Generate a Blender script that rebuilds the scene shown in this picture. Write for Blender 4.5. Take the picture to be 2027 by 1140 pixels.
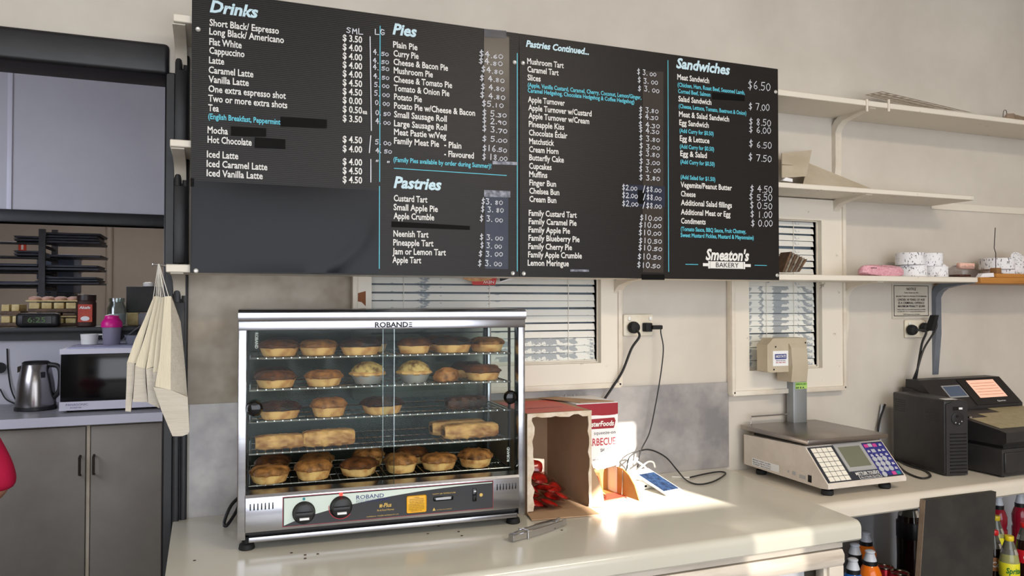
import bpy, bmesh, math, random
from mathutils import Vector, Matrix
random.seed(7)
D = bpy.data; S = bpy.context.scene; C = S.collection
for o in list(D.objects): D.objects.remove(o)

# ---------------------------------------------------------------- camera
W, H, FPX = 2027, 1140, 1513.6
YAW, PITCH = math.radians(21.354), math.radians(1.0134)
CAM = Vector((0, -2.28, 1.516))
FW = Vector((math.sin(YAW)*math.cos(PITCH), math.cos(YAW)*math.cos(PITCH), math.sin(PITCH)))
RT = Vector((math.cos(YAW), -math.sin(YAW), 0)); UP = RT.cross(FW)
cam = D.objects.new('camera', D.cameras.new('camera')); C.objects.link(cam)
cam.data.sensor_width = 36; cam.data.lens = 36*FPX/W; cam.data.clip_start = .02
cam.matrix_world = Matrix(((RT.x, UP.x, -FW.x, CAM.x), (RT.y, UP.y, -FW.y, CAM.y), (RT.z, UP.z, -FW.z, CAM.z), (0, 0, 0, 1)))
S.camera = cam
def at(px, py, ax, val):
    """world point on the plane ax=val seen at a pixel of the 2027x1140 photograph"""
    d = FW + RT*((px-W/2)/FPX) - UP*((py-H/2)/FPX); i = 'xyz'.index(ax)
    return CAM + d*((val-CAM[i])/d[i])

# ---------------------------------------------------------------- world, sun, lights, exposure
S.view_settings.view_transform = 'Standard'; S.view_settings.look = 'None'
S.view_settings.exposure = 0.40; S.view_settings.gamma = 1; S.view_settings.use_curve_mapping = False
w = D.worlds.new('world'); S.world = w; w.use_nodes = True
w.node_tree.nodes['Background'].inputs[0].default_value = (.62, .78, 1, 1)
w.node_tree.nodes['Background'].inputs[1].default_value = 1.0
SUN_H = Vector((-.187, .982, 0)); SUN_EL = math.radians(15)
sun = D.objects.new('sun', D.lights.new('sun', 'SUN')); C.objects.link(sun)
sun.data.energy = 22; sun.data.angle = math.radians(.3); sun.data.color = (1, .93, .82)
sd = SUN_H*math.cos(SUN_EL) - Vector((0, 0, math.sin(SUN_EL)))
sun.rotation_euler = sd.to_track_quat('-Z', 'Y').to_euler(); sun.location = (2, -8, 4)
def area(name, loc, aim, sx, sy, power, col):
    l = D.lights.new(name, 'AREA'); l.shape = 'RECTANGLE'; l.size = sx; l.size_y = sy; l.energy = power; l.color = col
    o = D.objects.new(name, l); C.objects.link(o); o.location = loc
    o.rotation_euler = (Vector(aim)-Vector(loc)).to_track_quat('-Z', 'Y').to_euler(); return o
area('shopfront_daylight', (.4, -4.9, 1.6), (.4, 0, 1.6), 5.0, 2.6, 128, (.86, .92, 1))
area('shop_ceiling_light', (1.75, -2.7, 3.08), (1.75, -2.7, 0), 1.2, .35, 38, (1, .85, .66))
area('shop_ceiling_light_left', (-.9, -2.7, 3.08), (-.9, -2.7, 0), 1.2, .35, 7, (1, .89, .74))
area('kitchen_ceiling_light', (-.9, 4.4, 2.7), (-.9, 4.4, 0), 1.2, .3, 13, (1, .92, .86))
area('kitchen_side_fill', (-1.9, 1.1, 1.9), (0, 1.6, 1.5), 1.0, 1.0, 16, (.80, .85, 1))  # unseen cool fill lamp, raised to brighten the kitchen wall

# ---------------------------------------------------------------- materials
MATS = {}
def nodes_of(name):
    m = D.materials.new(name); m.use_nodes = True; MATS[name] = m
    nt = m.node_tree; return m, nt, nt.nodes['Principled BSDF'], nt.links
def L(c): # sRGB 0-255 -> linear
    return tuple(((v/255)/12.92 if v/255 <= .04045 else ((v/255+.055)/1.055)**2.4) for v in c)
def mat(name, rgb, rough=.5, metal=0., rgb2=None, scale=8., amt=.5, bump=0., bscale=None, stretch=None, detail=4., trans=0., ior=1.45, emit=None, estr=0., coat=0., lo=.35, hi=.65):
    m, nt, b, ln = nodes_of(name)
    c = L(rgb)+(1,)
    b.inputs['Base Color'].default_value = c; b.inputs['Roughness'].default_value = rough; b.inputs['Metallic'].default_value = metal
    b.inputs['IOR'].default_value = ior
    if trans: b.inputs['Transmission Weight'].default_value = trans
    if coat: b.inputs['Coat Weight'].default_value = coat; b.inputs['Coat Roughness'].default_value = .15
    if emit: b.inputs['Emission Color'].default_value = L(emit)+(1,); b.inputs['Emission Strength'].default_value = estr
    tc = nt.nodes.new('ShaderNodeTexCoord'); mp = nt.nodes.new('ShaderNodeMapping')
    ln.new(tc.outputs['Object'], mp.inputs[0])
    if stretch: mp.inputs['Scale'].default_value = stretch
    if rgb2:
        n = nt.nodes.new('ShaderNodeTexNoise'); n.inputs['Scale'].default_value = scale; n.inputs['Detail'].default_value = detail
        n.inputs['Roughness'].default_value = .62
        r = nt.nodes.new('ShaderNodeValToRGB'); r.color_ramp.elements[0].position = lo; r.color_ramp.elements[1].position = hi
        r.color_ramp.elements[0].color = c; r.color_ramp.elements[1].color = L(rgb2)+(1,)
        ln.new(mp.outputs[0], n.inputs['Vector']); ln.new(n.outputs['Fac'], r.inputs[0]); ln.new(r.outputs[0], b.inputs['Base Color'])
    if bump:
        n2 = nt.nodes.new('ShaderNodeTexNoise'); n2.inputs['Scale'].default_value = bscale or scale*3; n2.inputs['Detail'].default_value = 3
        bp = nt.nodes.new('ShaderNodeBump'); bp.inputs['Strength'].default_value = bump; bp.inputs['Distance'].default_value = .004
        ln.new(mp.outputs[0], n2.inputs['Vector']); ln.new(n2.outputs['Fac'], bp.inputs['Height']); ln.new(bp.outputs[0], b.inputs['Normal'])
    return m
def glass_mat(name, tint=(1, 1, 1), refl=.12, rough=.02):
    m = D.materials.new(name); m.use_nodes = True; MATS[name] = m; nt = m.node_tree; nt.nodes.clear()
    out = nt.nodes.new('ShaderNodeOutputMaterial'); mx = nt.nodes.new('ShaderNodeMixShader'); t = nt.nodes.new('ShaderNodeBsdfTransparent')
    g = nt.nodes.new('ShaderNodeBsdfGlossy'); g.inputs['Roughness'].default_value = rough; t.inputs[0].default_value = tint+(1,)
    lw = nt.nodes.new('ShaderNodeLayerWeight'); lw.inputs[0].default_value = .2
    ad = nt.nodes.new('ShaderNodeMath'); ad.operation = 'MULTIPLY_ADD'; ad.inputs[1].default_value = .16; ad.inputs[2].default_value = refl
    nt.links.new(lw.outputs['Fresnel'], ad.inputs[0]); nt.links.new(ad.outputs[0], mx.inputs[0])
    nt.links.new(t.outputs[0], mx.inputs[1]); nt.links.new(g.outputs[0], mx.inputs[2]); nt.links.new(mx.outputs[0], out.inputs[0])
mat('wall_cream', (207, 200, 189), .6, rgb2=(194, 186, 175), scale=2.2, bump=.12, bscale=14)
mat('wall_stained', (186, 176, 162), .55, rgb2=(112, 92, 66), scale=3.4, lo=.42, hi=.74, bump=.1, bscale=12)
mat('kitchen_wall', (192, 190, 196), .6, rgb2=(180, 178, 186), scale=1.4)
mat('kitchen_wall_warm', (186, 176, 166), .7, rgb2=(174, 164, 154), scale=1.2)
mat('cream_paint', (222, 214, 200), .42, rgb2=(208, 197, 180), scale=9, bump=.06, bscale=30)
mat('cream_worn', (222, 214, 200), .45, rgb2=(120, 108, 92), scale=26, lo=.66, hi=.74, detail=6, bump=.08)
mat('bare_wood_chip', (140, 84, 44), .7, rgb2=(120, 68, 36), scale=30, stretch=(1, 1, .2))
mat('black_paint', (20, 20, 23), .42, rgb2=(28, 27, 30), scale=12, bump=.15, bscale=40)
mat('floor_vinyl', (120, 112, 104), .4, rgb2=(100, 94, 88), scale=6)
mat('ceiling_paint', (225, 220, 210), .8, rgb2=(216, 210, 200), scale=3)
mat('front_wall_paint', (190, 180, 168), .8, rgb2=(178, 168, 156), scale=3)
mat('sun_dimming_glass', (60, 60, 60), .1)
mat('splash_steel', (186, 181, 178), .52, .6, rgb2=(142, 139, 140), scale=5, bump=.05, bscale=6)
mat('steel', (188, 188, 192), .22, 1., rgb2=(168, 168, 174), scale=3, stretch=(1, 1, 12))
mat('steel_plain', (182, 182, 186), .3, 1.)
MATS['splash_steel'].node_tree.nodes['Principled BSDF'].inputs['Specular IOR Level'].default_value = .5
mat('chrome', (205, 205, 208), .14, 1.)
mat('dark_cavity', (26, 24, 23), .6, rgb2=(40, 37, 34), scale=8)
mat('counter_laminate', (203, 200, 188), .2, rgb2=(196, 192, 179), scale=2, coat=.25, bump=.02, bscale=40)
mat('counter_laminate_pale', (214, 206, 192), .28, rgb2=(206, 197, 182), scale=3)
mat('counter_face', (214, 204, 190), .5, rgb2=(172, 158, 142), scale=5, stretch=(.5, 1, 5), lo=.5, hi=.8)
mat('grey_panel', (196, 196, 198), .5, rgb2=(186, 186, 190), scale=2)
mat('black_plastic', (26, 25, 26), .42, rgb2=(32, 31, 32), scale=30)
mat('black_gloss', (14, 14, 15), .12)
mat('black_rubber', (20, 20, 21), .7)
mat('black_cord', (30, 29, 30), .5)
mat('white_plastic', (232, 230, 224), .35)
mat('aged_white_plastic', (226, 218, 200), .4, rgb2=(214, 204, 184), scale=20)
mat('screw_head', (196, 194, 190), .35, .6)
mat('grey_bracket', (122, 128, 138), .45, .3, rgb2=(108, 114, 124), scale=12)
mat('text_white', (226, 224, 220), .55)
mat('text_pale_blue', (196, 222, 232), .5)
mat('text_cyan', (92, 196, 216), .5)
mat('chalk_white', (222, 224, 232), .6)
mat('text_black', (24, 24, 26), .6)
mat('text_navy', (40, 48, 110), .5)
mat('text_gold', (210, 176, 92), .4)
mat('text_red', (176, 30, 44), .5)
mat('text_green', (24, 110, 40), .5)
mat('tape_black', (15, 14, 13), .6, bump=.2, bscale=60)
mat('tape_brown', (62, 56, 52), .22, bump=.1, bscale=40)
mat('tape_blue', (48, 52, 66), .22, bump=.1, bscale=40)
mat('tape_silver', (150, 152, 164), .25, rgb2=(70, 72, 84), scale=60, bump=.4, bscale=80)
mat('cover_sheet', (15, 16, 22), .34, bump=.06, bscale=3)
for n_ in ('cover_sheet', 'tape_brown', 'tape_blue', 'tape_black'): MATS[n_].node_tree.nodes['Principled BSDF'].inputs['Specular IOR Level'].default_value = .1 if n_ == 'tape_black' else .25
def board_mat():
    m, nt, b, ln = nodes_of('corflute_black')
    b.inputs['Base Color'].default_value = L((31, 28, 27))+(1,); b.inputs['Roughness'].default_value = .38; b.inputs['Specular IOR Level'].default_value = .22
    tc = nt.nodes.new('ShaderNodeTexCoord'); wv = nt.nodes.new('ShaderNodeTexWave'); wv.bands_direction = 'Z'
    wv.inputs['Scale'].default_value = 62; wv.inputs['Distortion'].default_value = .4; wv.inputs['Detail'].default_value = 1
    bp = nt.nodes.new('ShaderNodeBump'); bp.inputs['Strength'].default_value = .18; bp.inputs['Distance'].default_value = .001
    ln.new(tc.outputs['Object'], wv.inputs['Vector']); ln.new(wv.outputs['Fac'], bp.inputs['Height']); ln.new(bp.outputs[0], b.inputs['Normal'])
board_mat()
glass_mat('clear_glass', (.93, .96, .95), .003)
glass_mat('dim_glass', (.55, .6, .58), .006)
glass_mat('sun_dimming_glass', (.3, .3, .3), .03)
glass_mat('clear_plastic', (.86, .87, .9), .06, .12)
glass_mat('jar_glass', (.78, .84, .84), .12, .05)
def slat_mat(name, a, b_, lo, hi, scale, stretch):
    mat(name, a, .45, rgb2=b_, scale=scale, lo=lo, hi=hi, stretch=stretch, detail=6, bump=.1, bscale=40)
slat_mat('slat_white', (222, 220, 212), (150, 156, 162), .60, .64, 14, (1, 1, 2))
slat_mat('slat_peeling', (160, 165, 168), (226, 226, 218), .485, .50, 15, (1, 1, 1.8))
mat('blind_backing', (74, 82, 84), .5, rgb2=(120, 134, 146), scale=5)
mat('pie_side', (234, 186, 118), .65, rgb2=(166, 98, 44), scale=24, lo=.44, hi=.70, bump=.25, bscale=60)
mat('pie_top', (128, 74, 34), .55, rgb2=(44, 23, 12), scale=34, lo=.36, hi=.66, bump=.4, bscale=50)
mat('pie_top_burnt', (80, 44, 22), .55, rgb2=(24, 14, 10), scale=30, lo=.34, hi=.62, bump=.4, bscale=50)
mat('pie_top_gold', (186, 124, 66), .55, rgb2=(70, 38, 17), scale=36, lo=.38, hi=.66, bump=.4, bscale=50)
mat('roll_pastry', (222, 172, 106), .6, rgb2=(132, 76, 34), scale=18, lo=.4, hi=.66, bump=.5, bscale=40, stretch=(1, 2, 2))
mat('mash_potato', (214, 180, 112), .55, rgb2=(92, 54, 24), scale=34, lo=.47, hi=.62, bump=.5, bscale=40)
mat('foil', (206, 204, 200), .35, .6)
mat('cardboard', (178, 146, 116), .8, rgb2=(166, 134, 104), scale=7, bump=.1, bscale=40)
mat('cardboard_orange', (178, 124, 64), .8, rgb2=(164, 110, 54), scale=9)
mat('cardboard_torn', (218, 205, 188), .9, rgb2=(196, 176, 150), scale=30, bump=.3)
mat('carton_red', (206, 84, 66), .5, rgb2=(196, 76, 60), scale=6)
mat('carton_crimson', (150, 34, 46), .45, rgb2=(140, 28, 40), scale=5)
mat('carton_white', (232, 230, 230), .45)
mat('sachet_red', (176, 30, 20), .2, rgb2=(112, 14, 12), scale=30, coat=.5)
glass_mat('sachet_clear', (.82, .62, .56), .16, .22)
mat('sachet_brown', (88, 44, 30), .25, rgb2=(60, 30, 22), scale=30)
mat('sachet_label', (214, 176, 110), .5)
mat('scale_body', (214, 204, 192), .45, rgb2=(204, 193, 180), scale=14)
mat('scale_head', (184, 172, 150), .5, rgb2=(176, 163, 141), scale=12)
mat('platter_steel', (168, 160, 154), .3, 1., rgb2=(150, 142, 136), scale=3)
mat('column_grey', (150, 154, 156), .4, .5)
mat('keypad_dark', (44, 46, 54), .45)
mat('keypad_blue', (46, 48, 120), .45)
mat('key_cream', (232, 226, 212), .5)
mat('key_grey', (176, 178, 184), .4)
mat('key_pink', (200, 70, 140), .45)
mat('key_teal', (30, 130, 140), .45)
mat('lcd_green', (112, 114, 96), .2)
mat('bezel_silver', (178, 178, 178), .4, .3)
mat('sticker_green', (168, 206, 110), .5)
mat('register_black', (38, 36, 37), .45, rgb2=(44, 42, 43), scale=20, bump=.05, bscale=200)
mat('key_sheet', (168, 156, 120), .4, rgb2=(150, 138, 104), scale=40)
mat('screen_pink', (220, 170, 150), .3, emit=(226, 168, 146), estr=.55)
mat('screen_dim', (70, 80, 96), .2, emit=(70, 84, 104), estr=.25)
mat('screen_phone', (16, 28, 50), .1, rgb2=(40, 62, 96), scale=60, emit=(40, 70, 120), estr=.12)
mat('board_dark', (52, 50, 46), .6, rgb2=(38, 36, 34), scale=9, bump=.1)
mat('receipt_paper', (232, 230, 232), .7)
mat('receipt_printed', (230, 229, 232), .7, rgb2=(96, 96, 104), scale=150, lo=.60, hi=.63, stretch=(1, 1, .5), detail=2)
mat('glitter_pink', (206, 138, 150), .3, rgb2=(232, 180, 190), scale=160, bump=.6, bscale=300)
mat('wood_ochre', (190, 132, 62), .5, rgb2=(168, 110, 48), scale=9, stretch=(.3, 3, 3))
mat('wood_brown', (150, 108, 66), .6, rgb2=(128, 88, 52), scale=10)
mat('perforated_tan', (146, 132, 114), .6, rgb2=(132, 119, 102), scale=10)
mat('sheet_tan', (198, 186, 166), .6, rgb2=(182, 168, 146), scale=8)
mat('kraft_dark', (150, 130, 110), .7, rgb2=(128, 108, 90), scale=16)
mat('booklet', (70, 62, 54), .5, rgb2=(150, 140, 124), scale=60)
mat('sign_plate', (200, 194, 182), .5, rgb2=(186, 178, 164), scale=8)
mat('paper_bag', (224, 214, 190), .75, rgb2=(217, 206, 181), scale=22, stretch=(6, 6, .4), bump=.5, bscale=60)
mat('paper_bag_shaded', (206, 198, 184), .75, rgb2=(198, 189, 174), scale=22, stretch=(.4, 6, 6), bump=.5, bscale=60)  # darker copy of paper_bag, shade of the bundle sides put into the colour
mat('string_white', (226, 222, 212), .8)
mat('cabinet_door', (146, 140, 130), .55, rgb2=(136, 129, 120), scale=4)
mat('handle_dark', (48, 42, 36), .4, .6)
mat('bench_grey', (150, 148, 150), .35, rgb2=(136, 134, 138), scale=14)
mat('kettle_steel', (150, 146, 144), .24, 1.)
mat('microwave_white', (210, 208, 220), .4)
mat('shaker_pink', (214, 22, 136), .35)
mat('shaker_body', (150, 146, 166), .3, trans=.25)
mat('plastic_clear_grey', (160, 160, 172), .2, trans=.5)
mat('coffee_lid', (44, 26, 24), .4)
mat('coffee_label', (170, 42, 28), .45, rgb2=(196, 70, 34), scale=14)
mat('coffee_brown', (54, 28, 20), .6)
mat('clock_green', (50, 74, 30), .4, emit=(90, 140, 50), estr=.12)
mat('cake_cream', (220, 204, 150), .6, rgb2=(190, 160, 100), scale=20)
mat('cake_pink', (222, 168, 150), .5, rgb2=(236, 196, 178), scale=40)
mat('cake_dark', (70, 50, 40), .6, rgb2=(110, 84, 60), scale=20)
mat('rack_metal', (74, 72, 74), .5, .5, rgb2=(58, 56, 58), scale=12)
mat('tray_metal', (60, 60, 66), .45, .6, rgb2=(84, 84, 92), scale=10, stretch=(1, 1, 20))
mat('fridge_blue', (88, 100, 124), .5)
mat('sign_red', (206, 64, 40), .5)
mat('cloth_blue', (176, 178, 206), .8, rgb2=(90, 92, 140), scale=40, lo=.6, hi=.64)
mat('shirt_pink', (222, 26, 76), .8, rgb2=(206, 20, 66), scale=8, bump=.1)
mat('trousers_black', (26, 24, 28), .8)
mat('skin', (206, 150, 122), .5, rgb2=(198, 140, 112), scale=12)
mat('hair', (60, 40, 28), .6)
mat('cola', (34, 16, 12), .1)
mat('lemonade', (150, 150, 96), .12)
mat('pet_clear', (150, 150, 140), .08, trans=.7)
mat('cap_red', (206, 36, 36), .35)
mat('cap_yellow', (216, 190, 30), .35)
mat('cap_white', (196, 200, 208), .35)
mat('label_caramel', (170, 112, 62), .45)
mat('label_yellow', (222, 214, 40), .45)
mat('label_red', (196, 24, 36), .4)
mat('drink_blue', (28, 92, 176), .12)
mat('drink_orange', (226, 112, 24), .12)
mat('drink_red', (150, 24, 44), .15)
mat('label_black', (22, 22, 26), .4)
mat('can_red', (196, 26, 46), .3, .4)
mat('can_cyan', (64, 168, 190), .3, .4)
mat('can_top', (170, 160, 140), .25, 1.)
mat('decal_pale', (206, 218, 208), .35)
mat('decal_dark', (38, 36, 38), .35)
mat('label_amber', (226, 172, 40), .4)
mat('lamp_red', (230, 50, 40), .3, emit=(255, 50, 40), estr=2.)
mat('dial_red', (176, 30, 40), .4)
mat('sticker_white', (232, 232, 232), .5)
mat('sticker_blue', (52, 62, 130), .5)
mat('poster_red', (190, 40, 36), .45)
mat('bun_tan', (206, 164, 116), .6, rgb2=(180, 130, 84), scale=60)

# ---------------------------------------------------------------- geometry helpers
def V(*a): return Vector(a)
class G:
    def __init__(s): s.bm = bmesh.new()
    def box(s, x0, x1, y0, y1, z0, z1, bev=0, seg=1):
        r = bmesh.ops.create_cube(s.bm, size=1); vs = r['verts']
        for v in vs: v.co = V(x0+(v.co.x+.5)*(x1-x0), y0+(v.co.y+.5)*(y1-y0), z0+(v.co.z+.5)*(z1-z0))
        if bev:
            es = list({e for v in vs for e in v.link_edges}); bmesh.ops.bevel(s.bm, geom=es, offset=bev, segments=seg, profile=.5, affect='EDGES')
        return s
    def hexa(s, p):  # 8 points: bottom/front quad then its opposite quad, same order
        vs = [s.bm.verts.new(q) for q in p]
        for f in ((0, 1, 2, 3), (7, 6, 5, 4), (0, 4, 5, 1), (1, 5, 6, 2), (2, 6, 7, 3), (3, 7, 4, 0)): s.bm.faces.new([vs[i] for i in f])
        return s
    def prism(s, pts, off):  # planar polygon (3D points) extruded by a vector
        off = Vector(off); a = [s.bm.verts.new(p) for p in pts]; b = [s.bm.verts.new(Vector(p)+off) for p in pts]; n = len(pts)
        s.bm.faces.new(a); s.bm.faces.new(b[::-1])
        for i in range(n): s.bm.faces.new((a[i], b[i], b[(i+1) % n], a[(i+1) % n]))
        return s
    def cyl(s, p0, p1, r0, r1=None, seg=16):
        p0, p1 = Vector(p0), Vector(p1); r1 = r0 if r1 is None else r1
        q = (p1-p0).to_track_quat('Z', 'Y'); A = []; B = []
        for i in range(seg):
            t = 2*math.pi*i/seg; u = q @ V(math.cos(t), math.sin(t), 0)
            A.append(s.bm.verts.new(p0+u*r0)); B.append(s.bm.verts.new(p1+u*r1))
        s.bm.faces.new(A[::-1]); s.bm.faces.new(B)
        for i in range(seg): s.bm.faces.new((A[i], A[(i+1) % seg], B[(i+1) % seg], B[i]))
        return s
    def tube(s, pts, r, seg=8, smooth=True, sub=6):
        pts = [Vector(p) for p in pts]
        if smooth and len(pts) > 2:
            q = []; P = [pts[0]*2-pts[1]]+pts+[pts[-1]*2-pts[-2]]
            for i in range(1, len(P)-2):
                for k in range(sub):
                    t = k/sub; a, b, c, d = P[i-1:i+3]
                    q.append(.5*((2*b)+(c-a)*t+(2*a-5*b+4*c-d)*t*t+(3*b-a-3*c+d)*t**3))
            pts = q+[pts[-1]]
        rings = []; up = V(.13, .31, .94)
        for i, p in enumerate(pts):
            d = (pts[min(i+1, len(pts)-1)]-pts[max(i-1, 0)]).normalized()
            u = d.cross(up); u = u.normalized() if u.length > 1e-4 else V(1, 0, 0); v = d.cross(u); up = -v if i else up
            up = u.cross(d)
            rr = r(i/(len(pts)-1)) if callable(r) else r
            rings.append([s.bm.verts.new(p+(u*math.cos(2*math.pi*k/seg)+v*math.sin(2*math.pi*k/seg))*rr) for k in range(seg)])
        for a, b in zip(rings, rings[1:]):
            for k in range(seg): s.bm.faces.new((a[k], a[(k+1) % seg], b[(k+1) % seg], b[k]))
        s.bm.faces.new(rings[0][::-1]); s.bm.faces.new(rings[-1]); return s
    def lathe(s, prof, c=(0, 0, 0), seg=24, sx=1, sy=1, wob=None, sq=2.):
        rings = []; c = Vector(c)
        for j, (r, z) in enumerate(prof):
            ring = []
            for i in range(seg):
                t = 2*math.pi*i/seg; cx, sn = math.cos(t), math.sin(t)
                k = (abs(cx)**sq+abs(sn)**sq)**(-1/sq); rr = r*k; dz = 0
                if wob: rr, dz = wob(rr, t, j)
                ring.append(s.bm.verts.new(c+V(rr*cx*sx, rr*sn*sy, z+dz)))
            rings.append(ring)
        for a, b in zip(rings, rings[1:]):
            for k in range(seg): s.bm.faces.new((a[k], a[(k+1) % seg], b[(k+1) % seg], b[k]))
        s.bm.faces.new(rings[0][::-1]); s.bm.faces.new(rings[-1]); return s
    def sphere(s, c, r, seg=14, sc=(1, 1, 1)):
        res = bmesh.ops.create_uvsphere(s.bm, u_segments=seg, v_segments=max(6, seg//2), radius=r)
        for v in res['verts']: v.co = V(v.co.x*sc[0], v.co.y*sc[1], v.co.z*sc[2])+Vector(c)
        return s
    def mesh(s, name, m, smooth=40):
        bmesh.ops.recalc_face_normals(s.bm, faces=s.bm.faces[:])
        me = D.meshes.new(name); s.bm.to_mesh(me); s.bm.free()
        if smooth:
            for p in me.polygons: p.use_smooth = True
            me.set_sharp_from_angle(angle=math.radians(smooth))
        me.materials.append(MATS[m]); return me
    def obj(s, name, m, parent=None, smooth=40):
        return link(name, s.mesh(name, m, smooth), parent)
def link(name, me, parent=None):
    o = D.objects.new(name, me); C.objects.link(o)
    if parent: o.parent = parent
    return o
def tag(o, label, cat, group=None):
    o['label'] = label; o['category'] = cat
    if group: o['group'] = group
    return o
def thing(name, label, cat, loc=(0, 0, 0), rotz=0, group=None):
    o = D.objects.new(name, None); C.objects.link(o); o.empty_display_size = .05
    o.location = loc; o.rotation_euler = (0, 0, rotz)
    return tag(o, label, cat, group)
def struct(o): o['kind'] = 'structure'; return o
def B(name, m, parent, x0, x1, y0, y1, z0, z1, bev=0, seg=2):
    return G().box(x0, x1, y0, y1, z0, z1, bev, seg).obj(name, m, parent)
def wm(o):  # matrix of an unparented empty without a depsgraph update
    return Matrix.Translation(o.location) @ o.rotation_euler.to_matrix().to_4x4()

# writing: queued as text curves, turned into meshes at the end of the script
TX = []
def text(s, parent, org, X, Y, cap, width, m, name='lettering', bold=0., shear=0., align='L', wrap=None):
    TX.append((s, parent, Vector(org), Vector(X), Vector(Y), cap, width, m, name, bold, shear, align, wrap))
XZ = (V(1, 0, 0), V(0, 0, 1))
GL = {'0': [[(.3, 1), (.08, .75), (.05, .35), (.25, 0), (.5, .2), (.58, .65), (.42, .95), (.3, 1)]], '1': [[(.3, 1), (.28, 0)]],
 '2': [[(.08, .8), (.3, 1), (.52, .8), (.4, .45), (.05, .02), (.58, .05)]], '3': [[(.08, .95), (.5, .95), (.28, .58), (.52, .35), (.38, .02), (.05, .08)]],
 '4': [[(.4, 1), (.05, .38), (.6, .4)], [(.42, .75), (.4, 0)]], '5': [[(.55, .98), (.15, .95), (.1, .55), (.45, .58), (.52, .25), (.3, 0), (.05, .08)]],
 '6': [[(.45, 1), (.15, .6), (.1, .2), (.35, 0), (.55, .25), (.4, .48), (.12, .35)]], '7': [[(.05, .95), (.58, .98), (.25, 0)]],
 '8': [[(.5, .85), (.3, 1), (.12, .8), (.48, .35), (.35, 0), (.1, .2), (.5, .85)]], '9': [[(.52, .75), (.28, .98), (.1, .7), (.3, .5), (.52, .75), (.45, 0)]],
 '$': [[(.52, .82), (.25, .92), (.1, .68), (.5, .35), (.35, .06), (.05, .15)], [(.32, 1.12), (.28, -.12)]], '.': [[(.12, .06), (.18, .0)]],
 '/': [[(.4, 1.1), (.05, -.15)]], '"': [[(.15, .9), (.1, .6)], [(.35, .9), (.3, .6)]],
 'S': [[(.52, .85), (.25, 1), (.08, .75), (.5, .35), (.3, 0), (.05, .15)]], 'M': [[(.05, 0), (.1, 1), (.3, .4), (.52, 1), (.58, 0)]],
 'L': [[(.1, 1), (.1, 0), (.58, .05)]], 'G': [[(.52, .85), (.2, 1), (.06, .4), (.3, 0), (.55, .2), (.55, .45), (.3, .42)]]}
def hand(s, parent, org, width, h, m='chalk_white', name='handwritten_price', t=.0022, small=True):
    """chalk-pen figures drawn stroke by stroke in the xz plane"""
    adv = [(.32 if c == '.' else .45 if c == ' ' else .74) for c in s]; k = width/(sum(adv)*1.0); x = 0; g = G(); seen = False
    for c, a in zip(s, adv):
        hs = h*random.uniform(.92, 1.08)*(.68 if seen and small else 1); dz = random.uniform(-.05, .05)*h
        for st in GL.get(c, []):
            for (a0, b0), (a1, b1) in zip(st, st[1:]):
                p = V(org[0]+(x+a0*1.05)*k, org[1], org[2]+b0*hs+dz); q = V(org[0]+(x+a1*1.05)*k, org[1], org[2]+b1*hs+dz)
                d = (q-p).normalized(); n = V(-d.z, 0, d.x)*t*.5; p = p-d*t*.35; q = q+d*t*.35
                vs = [g.bm.verts.new(v) for v in (p-n, q-n, q+n, p+n)]; g.bm.faces.new(vs)
        if c == '.': seen = True
        x += a
    return g.obj(name, m, parent, 0)
# ================================================================ THE ROOM
CT = .925   # left counter top
RC = .91    # right counter top
def holed(g, x0, x1, z0, z1, y0, y1, holes):
    xs = sorted({x0, x1} | {v for h in holes for v in h[:2]}); zs = sorted({z0, z1} | {v for h in holes for v in h[2:]})
    for a, b in zip(xs, xs[1:]):
        for c, d in zip(zs, zs[1:]):
            if not any(h[0] <= (a+b)/2 <= h[1] and h[2] <= (c+d)/2 <= h[3] for h in holes): g.box(a, b, y0, y1, c, d)
    return g
WIN1 = (.44, 1.194, 1.317, 1.80); WIN2 = (1.802, 2.129, 1.271, 1.817); DOOR = (-1.5, -.12, 0, 2.15)
wall_back = struct(holed(G(), -3, 4.2, 0, 3.15, 0, .12, [WIN1, WIN2, DOOR]).obj('wall_back', 'wall_cream', None, 0))
struct(B('floor', 'floor_vinyl', None, -3, 4.2, -5.2, 6, -.05, 0))
struct(B('ceiling', 'ceiling_paint', None, -3, 4.2, -5.2, .12, 3.15, 3.2))
struct(B('wall_left', 'front_wall_paint', None, -3.1, -3, -5.2, 6, 0, 3.2))
struct(B('wall_right', 'front_wall_paint', None, 4.2, 4.3, -5.2, 6, 0, 3.2))
struct(holed(G(), -3, 4.2, 0, 3.15, -5.1, -5, [(1.84, 2.303, 2.176, 2.489), (2.10, 2.303, 1.5, 2.158)]).prism([V(1.84, -5.1, 2.176), V(2.145, -5.1, 2.489), V(1.84, -5.1, 2.489)], (0, .1, 0)).obj('wall_front', 'front_wall_paint', None, 0))  # unseen wall; slanted infill added to cut the edge of the sun patch
w3 = struct(B('window_3', 'sun_dimming_glass', None, 2.10, 2.303, -5.06, -5.052, 1.5, 2.158))  # unseen pane, tint added to dim the second sun patch
# stained strip of wall sheeting between the doorway and the first window
struct(B('wall_panel', 'wall_stained', None, -.063, .383, -.004, 0, 1.234, 1.9))
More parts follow.
